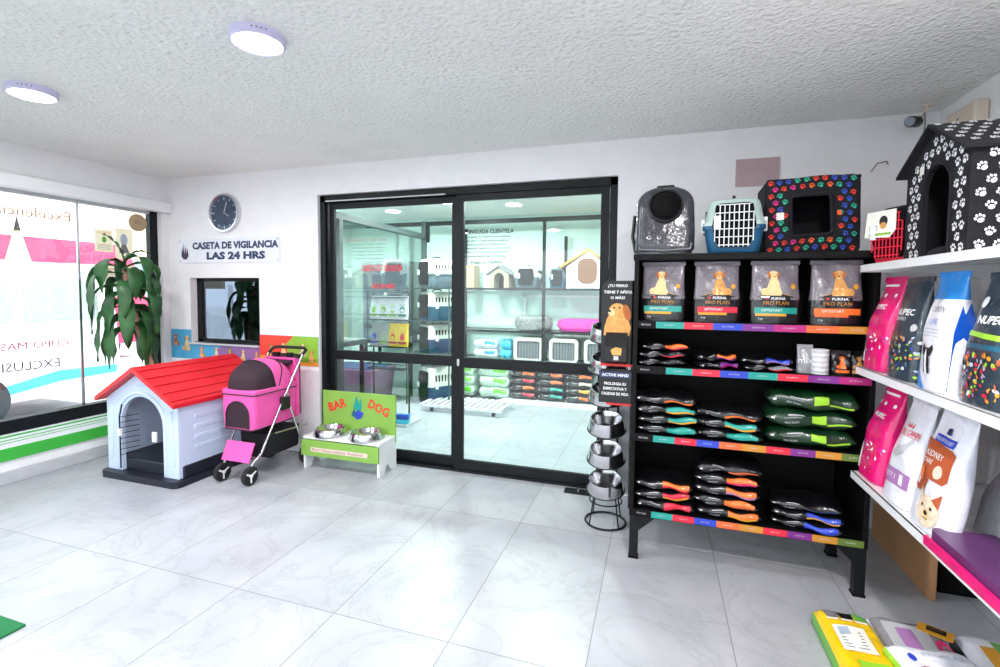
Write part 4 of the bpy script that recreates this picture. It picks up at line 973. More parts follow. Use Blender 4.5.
def pr_kidney(p, b):
    H = b.H; b.band(p, -.07, .06, H * .72, H * .79, 'strip_blue', .003); p.text('PRESCRIPTION DIET', -.005, H * .755, .014, b.pt, 'white', .0045, w=.12); p.poly([(-.02, H * .81), (.02, H * .81), (.01, H * .87), (-.015, H * .86)], b.pt, 'navy', .003)
    p.poly([(-.13, .20), (.06, .19), (.08, .21), (.08, .31), (.06, .325), (-.13, .34)], b.pt, 'brown_label', .003, 2)
    p.poly([(-.13, .20), (.0, .19), (-.02, .14), (-.08, .13), (-.13, .16)], b.pt, 'brown_label', .003, 1)
    p.text('KIDNEY', -.02, .285, .022, b.pt, 'white', .0045, w=.11); p.text('CARE', -.045, .255, .018, b.pt, 'white', .0045, w=.06); p.disc(.03, .23, .022, .026, b.pt, 'beige', .0045, 12); p.disc(-.06, .20, .02, .03, b.pt, 'orange', .0045, 10)
    # white terrier head
    p.disc(.02, .075, .062, .060, b.pt, 'dog_white', .004, 18, sub=2); p.poly([(-.035, .10), (-.03, .16), (-.005, .125)], b.pt, 'dog_white', .0045); p.poly([(.04, .125), (.075, .16), (.075, .10)], b.pt, 'brown_label', .0045)
    p.disc(.02, .062, .022, .020, b.pt, 'dog_cream', .005, 12); p.disc(.02, .068, .011, .009, b.pt, 'dog_black', .0058, 10)
    for x in (-.008, .045): p.disc(x, .092, .007, .007, b.pt, 'dog_black', .005, 8)
    p.rect(.004, .036, .046, .049, b.pt, 'dog_black', .0058)
G2 = 'upright food bags on the lower white shelf'
on_wall_shelf('cat_food_bag', 'bright pink cat food bag at the left end of the lower white shelf', 'cat food bag', 2.765, LV[2], .235, .45, .12, 'bag_pink', seed=7, grp=G2, prints=pr_pink, lean=.15, x=.968)
on_wall_shelf('dog_food_bag', 'white food bag with red heading and lilac label on the lower white shelf', 'dog food bag', 2.485, LV[2], .22, .44, .09, 'bag_white', seed=8, grp=G2, prints=pr_royal, lean=.17, x=.968)
on_wall_shelf('dog_food_bag', 'white food bag with rust brown label and a terrier head on the lower white shelf', 'dog food bag', 2.215, LV[2], .235, .46, .09, 'bag_white', seed=9, grp=G2, prints=pr_kidney, lean=.15, x=.968, rz=-PI / 2 + .04)
b = on_wall_shelf('clear_bag', 'crumpled grey see-through bag behind the terrier bag on the lower white shelf', 'plastic bag', 2.16, LV[2] + .005, .26, .34, .16, 'bag_silver', seed=10, lean=.25, x=1.13)
on_wall_shelf('dog_food_bag', 'dark food bag in the shade behind the clear bag under the middle shelf', 'dog food bag', 1.92, LV[2] + .06, .26, .42, .12, 'bag_slate', seed=12, lean=.2, x=1.32, prints=lambda p, b: toys(p, b, -.1, .1, .02, .3, ['teal_dark', 'gold', 'lime'], 30, 4))

t = thing('folded_pet_mat', 'purple folded pet mat with a hot pink edge, on the lower white shelf', 'pet mat', (WX - .012, 1.22, LV[2] + .001))
q = MB(); q.prism(rrect(.012, .50, -.30, .90, .03), lambda x, y, w: (x, y, w), .05, 'purple'); q.build('mat_body', t, bev=.014, seg=3)
q = MB(); q.box(-.004, .011, -.30, .90, -.014, .022, 'bag_pink'); q.build('edge_band', t, bev=.005)
t = thing('folded_bag', 'dark teal folded bag lying on the purple mat at the right edge', 'bag', (1.17, 1.80, LV[2] + .052), .2)
q = lying_bag(44, 'teal_dark', 'teal', 'strip_blue', None, .20, .26, .06); q.build('bag_body', t, smooth=60)

# fabric kennel with white paws on the top white shelf
t = thing('fabric_kennel', 'black fabric pet house with white paw prints on the top white shelf', 'pet house', (1.05, 2.42, LV[0] + .002), -PI / 2)
Wf, Df, Hf, Ha = .235, .52, .385, .525          # half width, depth, eaves, apex; front towards -y of the thing
q = MB(); door_ = [(x + .015, z) for x, z in arch(-.105, .105, 0, .27)]
front = [(-Wf, 0), (-.09, .0), (-.09, .035)] + [(x, z) for x, z in reversed(door_)] + [(.12, .035), (.12, .0), (Wf, 0), (Wf, Hf), (0, Ha), (-Wf, Hf)]
front = [(-Wf, 0), (-.09, 0)] + list(reversed(door_)) + [(.12, 0), (Wf, 0), (Wf, Hf), (0, Ha), (-Wf, Hf)]
q.prism(front, lambda x, z, w: (x, w, z), .018, 'fabric_black')
g = lambda x, z, w: (x, -w, z); rnd = random.Random(4)
def inside_front(x, z): return abs(x) < Wf - .02 and .02 < z < Hf + (Ha - Hf) * (1 - abs(x) / Wf) - .03 and not (-.115 < x < .145 and z < .29) and not ((x - .015) ** 2 + (z - .27) ** 2 < .13 ** 2)
for j in range(13):
    for i in range(11):
        x = -Wf + .02 + i * .046 + (.023 if j % 2 else 0); z = .025 + j * .040
        if inside_front(x, z): q.paw(x, z, .022, g, 'paw_white', .002, rnd.random() * 1.6 - .8)
q.tube([(x, -.003, z) for x, z in [(.12, .01)] + door_ + [(-.09, .01)]], .006, 'fabric_black', 6)
q.build('front_wall', t, smooth=40)
q = MB()
for sx in (-1, 1): q.grid(lambda u, v: (sx * (Wf - .002), .01 + (Df - .01) * u, Hf * v), 2, 2, 'fabric_black')
q.grid(lambda u, v: (-Wf + 2 * Wf * u, Df, Hf * v), 2, 2, 'fabric_black'); q.grid(lambda u, v: (-Wf + 2 * Wf * u, Df * v, .006), 2, 2, 'fabric_black')
g2 = lambda y, z, w: (Wf + .004 + w, y, z)
for j in range(8):
    for i in range(9):
        y = .03 + i * .058 + (.029 if j % 2 else 0); z = .03 + j * .046
        if y < Df - .03: q.paw(y, z, .021, g2, 'paw_white', .004, rnd.random() * 1.6 - .8)
q.build('side_wall', t, smooth=40, solid=0)
q = MB(); sl = math.hypot(Wf + .025, (Ha - Hf) * (Wf + .025) / Wf)
for sx in (-1, 1):
    def rf(a, y, w, sx=sx): k = a / sl; return (sx * (Wf + .025) * k, y, Ha + .012 + w - (Ha - Hf) * (Wf + .025) / Wf * k)
    q.grid(lambda u, v: rf(sl * u, -.035 + (Df + .05) * v, 0), 3, 3, 'fabric_black'); q.grid(lambda u, v: rf(sl * u, -.035 + (Df + .05) * v, -.012), 3, 3, 'fabric_black')
    q.grid(lambda u, v: rf(sl * u, -.035, -.012 * v), 3, 1, 'fabric_black'); q.grid(lambda u, v: rf(sl, -.035 + (Df + .05) * u, -.012 * v), 3, 1, 'fabric_black')
    for j in range(6):
        for i in range(10):
            a = .02 + j * .045; y = -.01 + i * .055 + (.027 if j % 2 else 0)
            if a < sl - .02 and y < Df: q.paw(a, y, .018, rf, 'paw_white', .003, rnd.random() * 1.6)
q.build('roof', t, smooth=30)
q = MB(); q.ell((.015, .10, .02), (.13, .11, .035), 'fabric_black'); q.build('cushion', t)
q = MB(); q.rect(-.115, -.08, .355, .39, g, 'paper', .006); q.build('price_tag', t); q = MB(); q.ell((.075, -.012, .475), (.016, .006, .010), 'orange'); q.build('orange_tab', t)

t = carrier(.25, .36, .27, 'carrier_red', 'fabric_black', 'carrier_red', 'red and black pet carrier left of the paw print house on the top white shelf')
place(t, (1.19, 2.84, LV[0] + .002), -PI / 2 + .45)
q = MB(); g = XZ(-.188); q.prism([(-.11, .13), (.02, .12), (.05, .155), (.05, .25), (-.10, .25)], lambda x, z, w: (x, -.198 + w, z), .004, 'paper'); g = XZ(-.199)
q.disc(-.01, .20, .022, .026, g, 'dog_black', .001); q.disc(-.01, .18, .016, .016, g, 'dog_gold', .002); q.text('PET', -.06, .17, .02, g, 'print_brown', .001); q.rect(-.085, .03, .135, .145, g, 'mural_green', .001); q.build('hang_card', t)

# under the white shelves
t = thing('cardboard_panel', 'flat brown cardboard box leaning under the white shelves', 'cardboard box', (1.36, 2.98, 0))
q = MB(); q.box(0, .03, 0, .70, 0, .60, 'cardboard'); q.box(-.002, .0, .0, .70, .29, .294, 'tan'); q.build('board', t, bev=.004)
t = thing('storage_crate', 'black plastic crate on the floor under the white shelves', 'crate', (1.53, 3.22, 0))
q = MB(); q.rings([[(x * k, y * k, z) for x, y in rrect(-.10, .10, -.16, .16, .02)] for z, k in ((0, .9), (.22, 1), (.22, 1.06), (.25, 1.06))], 'black_matte'); q.build('crate_body', t)
q = MB(); q.prism(rrect(-.108, .108, -.17, .17, .02), lambda x, y, w: (x, y, .252 + w), .02, 'black'); q.build('crate_lid', t)

# big bags lying on the floor, lower right
def sack(name, lab, loc, rz, W_, D_, H_, body, side, prints, cat='dog food bag'):
    t = thing(name, lab, cat, loc, rz, 'large bags lying on the floor')
    def top(x, y, off=0):
        u, v = min(1, abs(2 * x / W_)), min(1, abs(2 * y / D_)); k = ((1 - u ** 6) * (1 - v ** 8)) ** .5
        return (x, y, H_ * (.62 + .38 * k) + .004 * math.sin(11 * x / W_ + 2) * math.sin(9 * y / D_) + off)
    q = MB(); q.grid(lambda u, v: top(-W_ / 2 + W_ * u, -D_ / 2 + D_ * v), 20, 24, body)
    out = [(-W_ / 2 + W_ * i / 20, -D_ / 2) for i in range(20)] + [(W_ / 2, -D_ / 2 + D_ * i / 24) for i in range(24)] + [(W_ / 2 - W_ * i / 20, D_ / 2) for i in range(20)] + [(-W_ / 2, D_ / 2 - D_ * i / 24) for i in range(24)]
    q.rings([[(x * .96, y * .98, .0) for x, y in out], [(x * 1.03, y * 1.01, H_ * .2) for x, y in out], [(x * 1.03, y * 1.01, H_ * .5) for x, y in out], [top(x, y) for x, y in out]], side, cap=False)
    q.add([(x * .96, y * .98, 0) for x, y in ((-W_ / 2, -D_ / 2), (W_ / 2, -D_ / 2), (W_ / 2, D_ / 2), (-W_ / 2, D_ / 2))], [(3, 2, 1, 0)], side); q.build('bag_body', t, smooth=50)
    p = MB(); prints(p, top); p.build('top_print', t, smooth=50); return t
def py(p, g):
    for i, c in enumerate(('grey', 'black', 'green')): p.poly([(-.075 + i * .055, .22), (-.03 + i * .055, .22), (-.025 + i * .055, .27), (-.085 + i * .055, .285)], g, c, .004, 1); p.rect(-.08 + i * .055, -.035 + i * .055, .205, .217, g, 'paper', .004)
    p.rect(-.075, .045, .0, .165, g, 'paper', .005, 4, 4); 
    for i in range(6): p.rect(-.06, .02, .02 + i * .02, .026 + i * .02, g, 'grey', .007)
    p.rect(-.06, -.02, .10, .15, g, 'clock_mark', .0075); p.rect(-.05, .09, -.30, -.05, g, 'lime', .004, 4, 4)
t = sack('dog_food_sack', 'yellow bag lying on the floor with a paper label and green sides', (.835, 2.25, 0), .0, .21, .62, .115, 'bag_yellow', 'green', py)
def pg(p, g): p.rect(-.10, .06, -.05, .22, g, 'grey_light', .004, 3, 3); p.rect(-.06, .0, .0, .18, g, 'bag_lilac', .005, 3, 3); p.disc(.09, .10, .03, .05, g, 'bag_pink', .005)
sack('dog_food_sack', 'silver grey bag lying on the floor between the yellow bag and the tan striped one', (1.075, 2.32, 0), -.05, .25, .56, .10, 'bag_silver', 'bag_white', pg)
def pw(p, g):
    p.disc(-.09, .07, .012, .020, g, 'strip_blue', .004); p.disc(-.07, .0, .030, .022, g, 'red_print', .004); p.text('PROPLAN', .03, .09, .02, g, 'clock_mark', .004, w=.15)
    for i in range(5): p.rect(.0, .10, -.02 - .03 * i, -.012 - .03 * i, g, 'clock_mark', .004)
sack('dog_food_sack', 'white bag with blue and red marks lying on top of the grey floor bag', (1.06, 2.14, .105), .12, .28, .30, .07, 'bag_white', 'lime', pw)
def pt_(p, g): p.rect(-.13, -.08, -.25, .28, g, 'gold', .004, 3, 5); p.rect(-.08, .13, .0, .28, g, 'green', .004, 4, 5); p.disc(.0, -.12, .09, .08, g, 'bag_orange', .005, 18, sub=2)
sack('dog_food_sack', 'green, tan and orange bag lying on the floor at the lower right corner', (1.42, 2.28, 0), -.08, .36, .56, .11, 'bag_white', 'bag_green', pt_)
def pk(p, g): p.rect(-.03, .035, -.05, .08, g, 'black', .003, 2, 2); p.text('OFERTA', 0, .02, .02, g, 'gold', .005, w=.05)
t = thing('price_card', 'small yellow and black card lying on the grey floor bag', 'card', (1.18, 2.52, .102), -.5)
q = MB(); q.prism(rrect(-.06, .06, -.035, .035, .006), lambda x, y, w: (x, y, w), .004, 'gold'); pk(q, lambda x, y, o: (x, y * .3, .004 + o)); q.build('card', t, smooth=0)

# turf mat at lower left
t = thing('turf_mat', 'green turf mat whose corner shows at the lower left of the tiles', 'mat', (-3.5, .85, 0))
q = MB(); q.box(-.755, .755, -.5, .52, 0, .012, 'mat_green'); q.build('mat', t, bev=.004)

# ------------------------------------------------------------------ bowl tower and display
t = thing('bowl_tower', 'black wire tower holding tilted steel bowls beside the black shelf', 'bowl stand', (-.31, 3.30, 0))
ringp = [(.135 * math.cos(2 * PI * i / 28), .135 * math.sin(2 * PI * i / 28)) for i in range(28)]
q = MB(); q.tube([(x, y, .008) for x, y in ringp], .007, 'black_metal', 8, closed=True); q.build('base_ring', t)
q = MB(); q.tube([(x * .8, y * .8, .155) for x, y in ringp], .005, 'black_metal', 8, closed=True); q.build('upper_ring', t)
for a in (PI / 4, 3 * PI / 4, 5 * PI / 4, 7 * PI / 4):
    q = MB(); q.tube([(.135 * math.cos(a), .135 * math.sin(a), .008), (.108 * math.cos(a), .108 * math.sin(a), .155), (.10 * math.cos(a), .10 * math.sin(a), .2)], .005, 'black_metal', 6); q.build('leg', t)
for sx in (-1, 1): q = MB(); q.tube([(sx * .06, .10, .15), (sx * .06, .12, .5), (sx * .06, .12, 1.55)], .006, 'black_metal', 8); q.build('post', t)
q = MB(); q.box(-.0, .15, .125, .14, .16, .96, 'grey_light'); q.build('back_plate', t, bev=.002)
RT = Matrix.Rotation(.42, 3, 'X')
proto = None
posn = ['lowest', 'second from the bottom', 'third from the bottom', 'fourth from the bottom', 'fifth from the bottom', 'topmost']
for i in range(6):
    z = .24 + .205 * i
    if proto is None:
        k = thing('steel_bowl', '', 'bowl'); q = MB(); bowl(q, (0, 0, 0), .125, .088, 'steel'); q.build('bowl_shell', k, smooth=50)
        q = MB(); q.lathe([(.126, 0), (.130, .004), (.125, .008)], (0, 0, 0), 'black', 32); q.build('rubber_ring', k); proto = k
    else: k = copy_tree(proto)
    place(k, (-.31, 3.27, z), 0, 'tilted steel dog bowl on the wire tower, %s' % posn[i], 'steel bowls on the wire tower', rx=.26)

t = thing('display_board', 'black advertising board with a golden dog hung on the side of the black shelf', 'display', (-.232, 2.975, 0))
q = MB(); hw = .094
q.prism([(-hw, 1.13), (hw, 1.13), (hw, 1.64), (-hw + .03, 1.64), (-hw, 1.61)], lambda x, z, w: (x, w, z), .012, 'black'); g = XZ(0)
q.box(-hw, hw, -.010, 0, 1.125, 1.14, 'red_print')
q.text('¿TU PERRO', 0, 1.608, .021, g, 'white', .002, w=.115, bold=.02); q.text('TIENE 7 AÑOS', 0, 1.574, .021, g, 'white', .002, w=.165, bold=.02); q.text('O MÁS?', 0, 1.540, .021, g, 'white', .002, w=.085, bold=.02)
def W2(p): return [(x * .001, z * .001 + 1.3) for x, z in p]
q.poly(W2([(-80, 10), (72, 10), (80, 60), (60, 120), (40, 150), (-40, 150), (-62, 110), (-75, 60)]), g, 'dog_gold', .001); q.disc(.0, 1.46, .05, .045, g, 'dog_gold', .002, 20)
q.disc(.055, 1.45, .022, .05, g, 'dog_red', .003, 14, rot=.25); q.disc(-.035, 1.45, .02, .022, g, 'dog_cream', .003, 12); q.disc(-.046, 1.458, .009, .008, g, 'dog_black', .004, 10)
q.disc(-.02, 1.478, .006, .006, g, 'dog_black', .004, 8); q.disc(.012, 1.478, .006, .006, g, 'dog_black', .004, 8)
q.build('poster', t, smooth=0)
q = MB(); q.prism([(0, 1.14), (-.07, 1.16), (-.07, 1.25), (-.02, 1.325), (0, 1.33)], lambda y, z, w: (-.062 + w, y, z), .124, 'black'); g3 = XZ(-.0705)
q.poly([(-.02, 1.20), (.03, 1.20), (.035, 1.24), (.0, 1.248), (-.03, 1.23)], g3, 'dog_gold', .001); q.rect(-.012, .016, 1.17, 1.195, g3, 'grey_light', .001); q.build('leaflet_pocket', t, smooth=0, bev=.003)
q = MB(); q.box(-hw, hw, -.07, .01, .915, 1.105, 'black'); g3 = XZ(-.07); q.rect(-hw + .004, hw - .004, 1.065, 1.10, g3, 'navy', .001); q.text('ACTIVE MIND', 0, 1.082, .017, g3, 'white', .002, w=.155, bold=.02)
for i, s_ in enumerate(('PROLONGA SU', 'EXPECTATIVA Y', 'CALIDAD DE VIDA')): q.text(s_, .0, 1.030 - .030 * i, .017, g3, 'white', .002, w=(.125, .135, .155)[i], bold=.02)
q.build('lettered_box', t, smooth=0, bev=.003)
q = MB(); q.box(-.05, hw, -.06, .01, .90, .913, 'red_print'); q.build('red_edge', t, smooth=0)
q = MB(); q.box(hw - .01, hw + .004, .0, .03, .26, 1.64, 'black'); q.build('side_rail', t, smooth=0)

# ------------------------------------------------------------------ right part of the back wall
t = thing('wall_plate', 'pinkish grey metal plate high on the wall above the paw print cube', 'wall plate', (.631, BY, 2.413), 0)
q = MB(); q.prism(rrect(-.137, .137, -.095, .095, .006), lambda x, z, w: (x, -w, z), .008, 'grey_warm'); q.build('plate', t, bev=.002)
t = thing('security_camera', 'dark bullet security camera under the ceiling in the right corner', 'camera', (1.45, 3.60, 2.615), -.5)
q = MB(); q.cyl((-.02, -.06, -.01), (.0, .05, .01), .032, 'black', 20); q.build('camera_body', t, bev=.006); q = MB(); q.cyl((-.021, -.066, -.011), (-.02, -.06, -.01), .026, 'clock_face', 20); q.build('lens', t)
q = MB(); q.tube([(0, .03, .01), (.03, .06, .05), (.04, .07, .10)], .010, 'beige', 8); q.cyl((.04, .07, .098), (.04, .07, .106), .03, 'beige', 16); q.build('mount', t)
t = thing('junction_box', 'beige junction box mounted high on the right wall by the camera', 'junction box', (RX, 3.42, 2.56))
q = MB(); q.box(-.07, 0, -.13, .15, -.07, .06, 'beige'); q.build('box_body', t, bev=.015, seg=3); q = MB(); q.cyl((-.074, .02, .0), (-.07, .02, .0), .006, 'grey', 10); q.build('screw', t)
t = thing('cable', 'thin grey cable looping down from the security camera', 'cable', (1.50, 3.62, 2.6)); q = MB(); q.tube([(.0, 0, .07), (.0, -.01, .0), (-.01, -.02, -.08), (.03, -.03, -.13), (.10, -.05, -.10), (.13, -.08, -.05)], .004, 'grey', 6); q.build('wire', t)
t = thing('wall_hook', 'small bent wire hook on the white wall left of the pet house', 'hook', (1.345, BY, 2.40)); q = MB(); q.tube([(-.05, -.008, -.03), (-.02, -.012, .02), (.03, -.012, .03), (.04, -.01, .01)], .004, 'grey', 6); q.build('wire', t)

# ------------------------------------------------------------------ back room goods
GX = 6.52
def inplace(t, px, py, pz, rz=0, **k): return place(t, (px, py, pz), rz, **k)
t = carrier(.36, .40, .30, 'carrier_slate', 'carrier_cream', 'black', 'cream and slate pet carrier on the glass shelf right of the stone house', latch='white'); place(t, (-1.78, GX + .24, 1.64), 0, group='pet carriers on the glass shelves')
t2 = carrier(.24, .36, .27, 'teal_dark', 'carrier_slate', 'black', 'teal and slate pet carrier behind the middle upright of the rack'); place(t2, (-1.34, GX + .24, 1.64), 0, group='pet carriers on the glass shelves')
t = thing('stone_dog_house', 'small stone patterned dog house on the upper glass shelf', 'dog house', (-2.18, GX + .06, 1.635))
q = MB(); q.prism([(-.15, 0), (-.075, 0)] + list(reversed(arch(-.075, .075, 0, .14))) + [(.075, 0), (.15, 0), (.15, .2), (0, .30), (-.15, .2)], lambda x, z, w: (x, w, z), .28, 'stone'); q.build('walls', t, smooth=0); q = MB()
for sx in (-1, 1): q.prism([(0, .33), (sx * .20, .20), (sx * .20, .18), (0, .305)], lambda x, z, w: (x, -.03 + w, z), .34, 'grey')
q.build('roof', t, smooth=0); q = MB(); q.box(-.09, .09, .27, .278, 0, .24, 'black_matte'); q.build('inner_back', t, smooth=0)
t = thing('white_pet_house', 'white pet house with an oval brown door on the upper glass shelf', 'pet house', (-.95, GX + .03, 1.635))
q = MB(); q.prism([(-.25, 0), (.27, 0), (.27, .31), (.05, .50), (-.25, .29)], lambda x, z, w: (x, w, z), .36, 'white'); q.build('walls', t, smooth=0)
q = MB(); q.prism([(.05 + .30, .285), (.05 + .31, .30), (.05, .53), (-.34, .30), (-.33, .275), (.05, .50)], lambda x, z, w: (x, -.03 + w, z), .40, 'mural_orange'); q.build('roof', t, smooth=0)
q = MB(); q.prism(rrect(-.10, .16, .06, .40, .10, 8), lambda x, z, w: (x, -.008 + w, z), .01, 'wood_door'); q.build('door', t, smooth=0)
t = thing('wooden_box', 'pale wooden box at the left end of the upper glass shelf', 'box', (-2.62, GX + .06, 1.635)); q = MB(); q.box(-.06, .06, 0, .25, 0, .33, 'tan'); q.build('box_body', t, bev=.004)
q = MB(); q.box(-.065, .065, -.004, .0, .30, .325, 'cardboard'); q.build('lid_band', t)
t = thing('round_pet_bed', 'grey plush round pet bed on the middle glass shelf', 'pet bed', (-1.70, GX + .22, 1.035))
q = MB(); q.lathe([(.02, .04), (.14, .05), (.18, .16), (.22, .20), (.27, .17), (.28, .08), (.24, .01), (.02, .0)], (0, 0, 0), 'fur_grey', 32, sy=.75); q.build('bed_ring', t)
q = MB(); q.ell((0, 0, .09), (.17, .13, .05), 'fur_grey'); q.build('cushion', t)
t = thing('round_pet_bed', 'magenta plush pet bed on the middle glass shelf', 'pet bed', (-.98, GX + .22, 1.035))
q = MB(); q.lathe([(.02, .04), (.2, .05), (.25, .13), (.30, .17), (.36, .15), (.38, .08), (.33, .01), (.02, .0)], (0, 0, 0), 'bed_pink', 36, sy=.55); q.build('bed_ring', t)
q = MB(); q.ell((0, 0, .08), (.25, .13, .05), 'bed_pink'); q.build('cushion', t)
t = thing('clear_tray', 'white framed panel standing behind the plush beds on the middle glass shelf', 'panel', (-1.3, GX + .40, 1.035)); q = MB()
for a, b_, c, d_ in ((-.6, .6, 0, .03), (-.6, .6, .47, .50), (-.6, -.57, 0, .5), (.57, .6, 0, .5)): q.box(a, b_, 0, .02, c, d_, 'white')
q.build('panel_frame', t, smooth=0)
names = ['bottom', 'upper']
for i in range(2):
    for j, (x, w_) in enumerate(((-2.36, .36), (-2.06, .17))):
        o = lying_bag(60 + i * 2 + j, 'bag_white' if j == 0 else 'bag_cyan', 'bag_sky' if j == 0 else 'bag_cyan', 'bag_white' if j == 0 else 'bag_cyan', None, w_, .26, .15).build('pad_pack', None, smooth=60)
        o.location = (x, GX + .12, .615 + i * .135); tag(o, '%s pack of pet pads on the lower glass shelf, %s one' % (('blue and white', 'cyan')[j], names[i]), 'pack of pads', 'packs of pet pads')
def mini(x, label, W_=.38, g='carriers with cream frames on the lower glass shelf'):
    t = thing('pet_carrier', label, 'pet carrier', (x, GX, .612), group=g); q = MB()
    q.prism([rrect(-W_ / 2, W_ / 2, 0, .33, .06), rrect(-W_ / 2 + .045, W_ / 2 - .045, .03, .28, .03)], lambda a, b_, w: (a, w, b_), .05, 'carrier_cream'); q.prism(rrect(-W_ / 2 + .01, W_ / 2 - .01, 0, .32, .06), lambda a, b_, w: (a, .05 + w, b_), .30, 'carrier_slate'); q.build('shell', t, smooth=40)
    q = MB(); q.box(-W_ / 2 + .04, W_ / 2 - .04, .02, .05, .03, .285, 'grey')
    for k in range(8): q.box(-W_ / 2 + .06 + k * (W_ - .12) / 7, -W_ / 2 + .064 + k * (W_ - .12) / 7, .012, .02, .03, .28, 'black')
    q.build('wire_door', t, smooth=0); return t
mini(-1.72, 'cream framed carrier beside the cyan packs on the lower glass shelf', .42); mini(-1.22, 'cream framed carrier right of the rack upright on the lower glass shelf', .40); mini(-.74, 'cream framed carrier at the right end of the lower glass shelf', .40)
t = thing('plush_cushion', 'long grey and white striped cushion on the carriers of the lower glass shelf', 'cushion', (-1.05, GX + .15, .942))
q = MB(); q.rings([[(x, y * s_ * .14, z * s_ * .032 + .032) for y, z in [(math.cos(2 * PI * i / 14), math.sin(2 * PI * i / 14)) for i in range(14)]] for x, s_ in ((-.34, .2), (-.30, .8), (-.1, 1), (.15, 1), (.32, .7), (.36, .2))], 'fur_grey'); q.build('cushion_body', t)
for c_i, x in enumerate((-3.10, -2.76, -2.24)):
    for i in range(3):
        o = lying_bag(80 + i + c_i * 3, 'bag_mint', 'bag_lime', 'bag_mint', 'bag_lime', (.16, .42, .46)[c_i], .3, .18).build('litter_bag', None, smooth=60)
        o.location = (x, GX + .18, .03 + i * .152); tag(o, 'green and white bag on the back room floor, %s of the %s pile' % (('bottom', 'middle', 'top')[i], ('left', 'centre', 'right')[c_i]), 'bag', 'green and white bags in the back room')
for c_i, (x, cols, nm) in enumerate(((-1.80, ['strip_red', 'orange', 'strip_red', 'orange'], 'pile beside green bags'), (-1.40, ['teal', 'teal', 'strip_orange', 'strip_orange'], 'middle pile'), (-1.00, ['orange', 'gold', 'beige', 'orange'], 'rightmost pile'))):
    for i in range(4):
        o = lying_bag(100 + i + c_i * 4, 'bag_black', cols[i], 'bag_black', None, .385, .3, .115).build('lying_food_bag', None, smooth=60)
        o.location = (x, GX + .18, .052 + i * .1); tag(o, 'dark food bag on the back room floor, number %s up in the %s' % (('one', 'two', 'three', 'four')[i], nm) if False else 'dark food bag, %s of the %s in the back room' % (('bottom', 'second up', 'third up', 'top')[i], nm), 'dog food bag', 'dark food bags in the back room')
# left of the rack: the pile of big carriers
ca = [(.615, .38, 'carrier_slate', 'carrier_cream', 1.62, 'topmost of the back room pile, with a black wire door'), (.615, .38, 'teal_dark', 'carrier_cream', 1.20, 'second from the top of the back room pile')]
pile = thing('kennel_rack', 'grey metal rack carrying the upper carriers in the back room', 'shelf', (-2.95, 5.90, 0))
for x in (-.36, .28):
    for y in (.04, .54): q = MB(); q.box(x - .008, x + .008, y, y + .016, 0, 1.66, 'partition_grey'); q.build('post', pile, smooth=0)
for z in (.72, 1.17, 1.62): q = MB(); q.box(-.37, .29, .04, .55, z - .012, z, 'partition_grey'); q.build('tray', pile, smooth=0)
for z, h, lo, up_, lab in ((1.622, .40, 'carrier_slate', 'carrier_cream', 'cream and slate carrier on the top tray of the grey rack'), (1.172, .40, 'teal_dark', 'carrier_cream', 'cream and teal carrier on the middle tray of the grey rack'), (.722, .40, 'carrier_navy', 'carrier_cream', 'cream and navy carrier on the lower tray of the grey rack'), (.0, .52, 'carrier_navy', 'carrier_cream', 'big navy and cream carrier on the floor under the grey rack')):
    t = carrier(.36, .46, h, lo, up_, 'black', lab); place(t, (-2.96, 6.18, z), -.55, group='carriers on the grey rack')
# low slatted trolley
t = thing('slat_trolley', 'low white slatted trolley on small black wheels on the back room floor', 'trolley', (-2.30, 5.86, 0))
for k in range(13): q = MB(); x = -.66 + k * .09; q.box(x, x + .045, -.22, .36, .085, .10, 'white'); q.build('slat', t, smooth=0)
for y in (-.2, .32): q = MB(); q.box(-.66, .465, y, y + .03, .06, .085, 'white'); q.build('rail', t, smooth=0)
for x in (-.5, .36):
    for y in (-.17, .30): q = MB(); q.cyl((x - .015, y, .032), (x + .015, y, .032), .032, 'black', 14); q.build('wheel', t)
# wire rack with small hanging bags
t = thing('wire_rack', 'black wire stand of small snack bags behind the left glass door', 'display rack', (-3.0, 5.05, 0))
for x in (-.26, .22): q = MB(); q.tube([(x, 0, .03), (x, 0, 1.55)], .010, 'black_metal', 8); q.build('post', t)
q = MB(); q.box(-.30, .28, -.18, .18, .0, .03, 'grey_light'); q.build('base_tray', t, bev=.004)
for z in (1.50, 1.24, .92, .66):
    q = MB(); q.tube([(-.26, 0, z), (-.26, -.14, z), (.22, -.14, z), (.22, 0, z)], .005, 'black_metal', 6); q.tube([(-.26, 0, z + .06), (-.26, -.15, z + .06), (.22, -.15, z + .06), (.22, 0, z + .06)], .005, 'black_metal', 6)
    q.box(-.26, .22, -.14, 0, z - .006, z, 'black_metal'); q.build('basket', t)
SN = [[('bag_white', 'lime'), ('bag_white', 'mural_green'), ('bag_white', 'lime'), ('bag_white', 'teal')], [('bag_silver', 'strip_blue'), ('bag_silver', 'mural_green'), ('bag_yellow', 'red_print'), ('bag_yellow', 'red_print')], [('bag_slate', 'gold'), ('bag_silver', 'teal'), ('bag_yellow', 'red_print'), ('bag_yellow', 'strip_red')]]
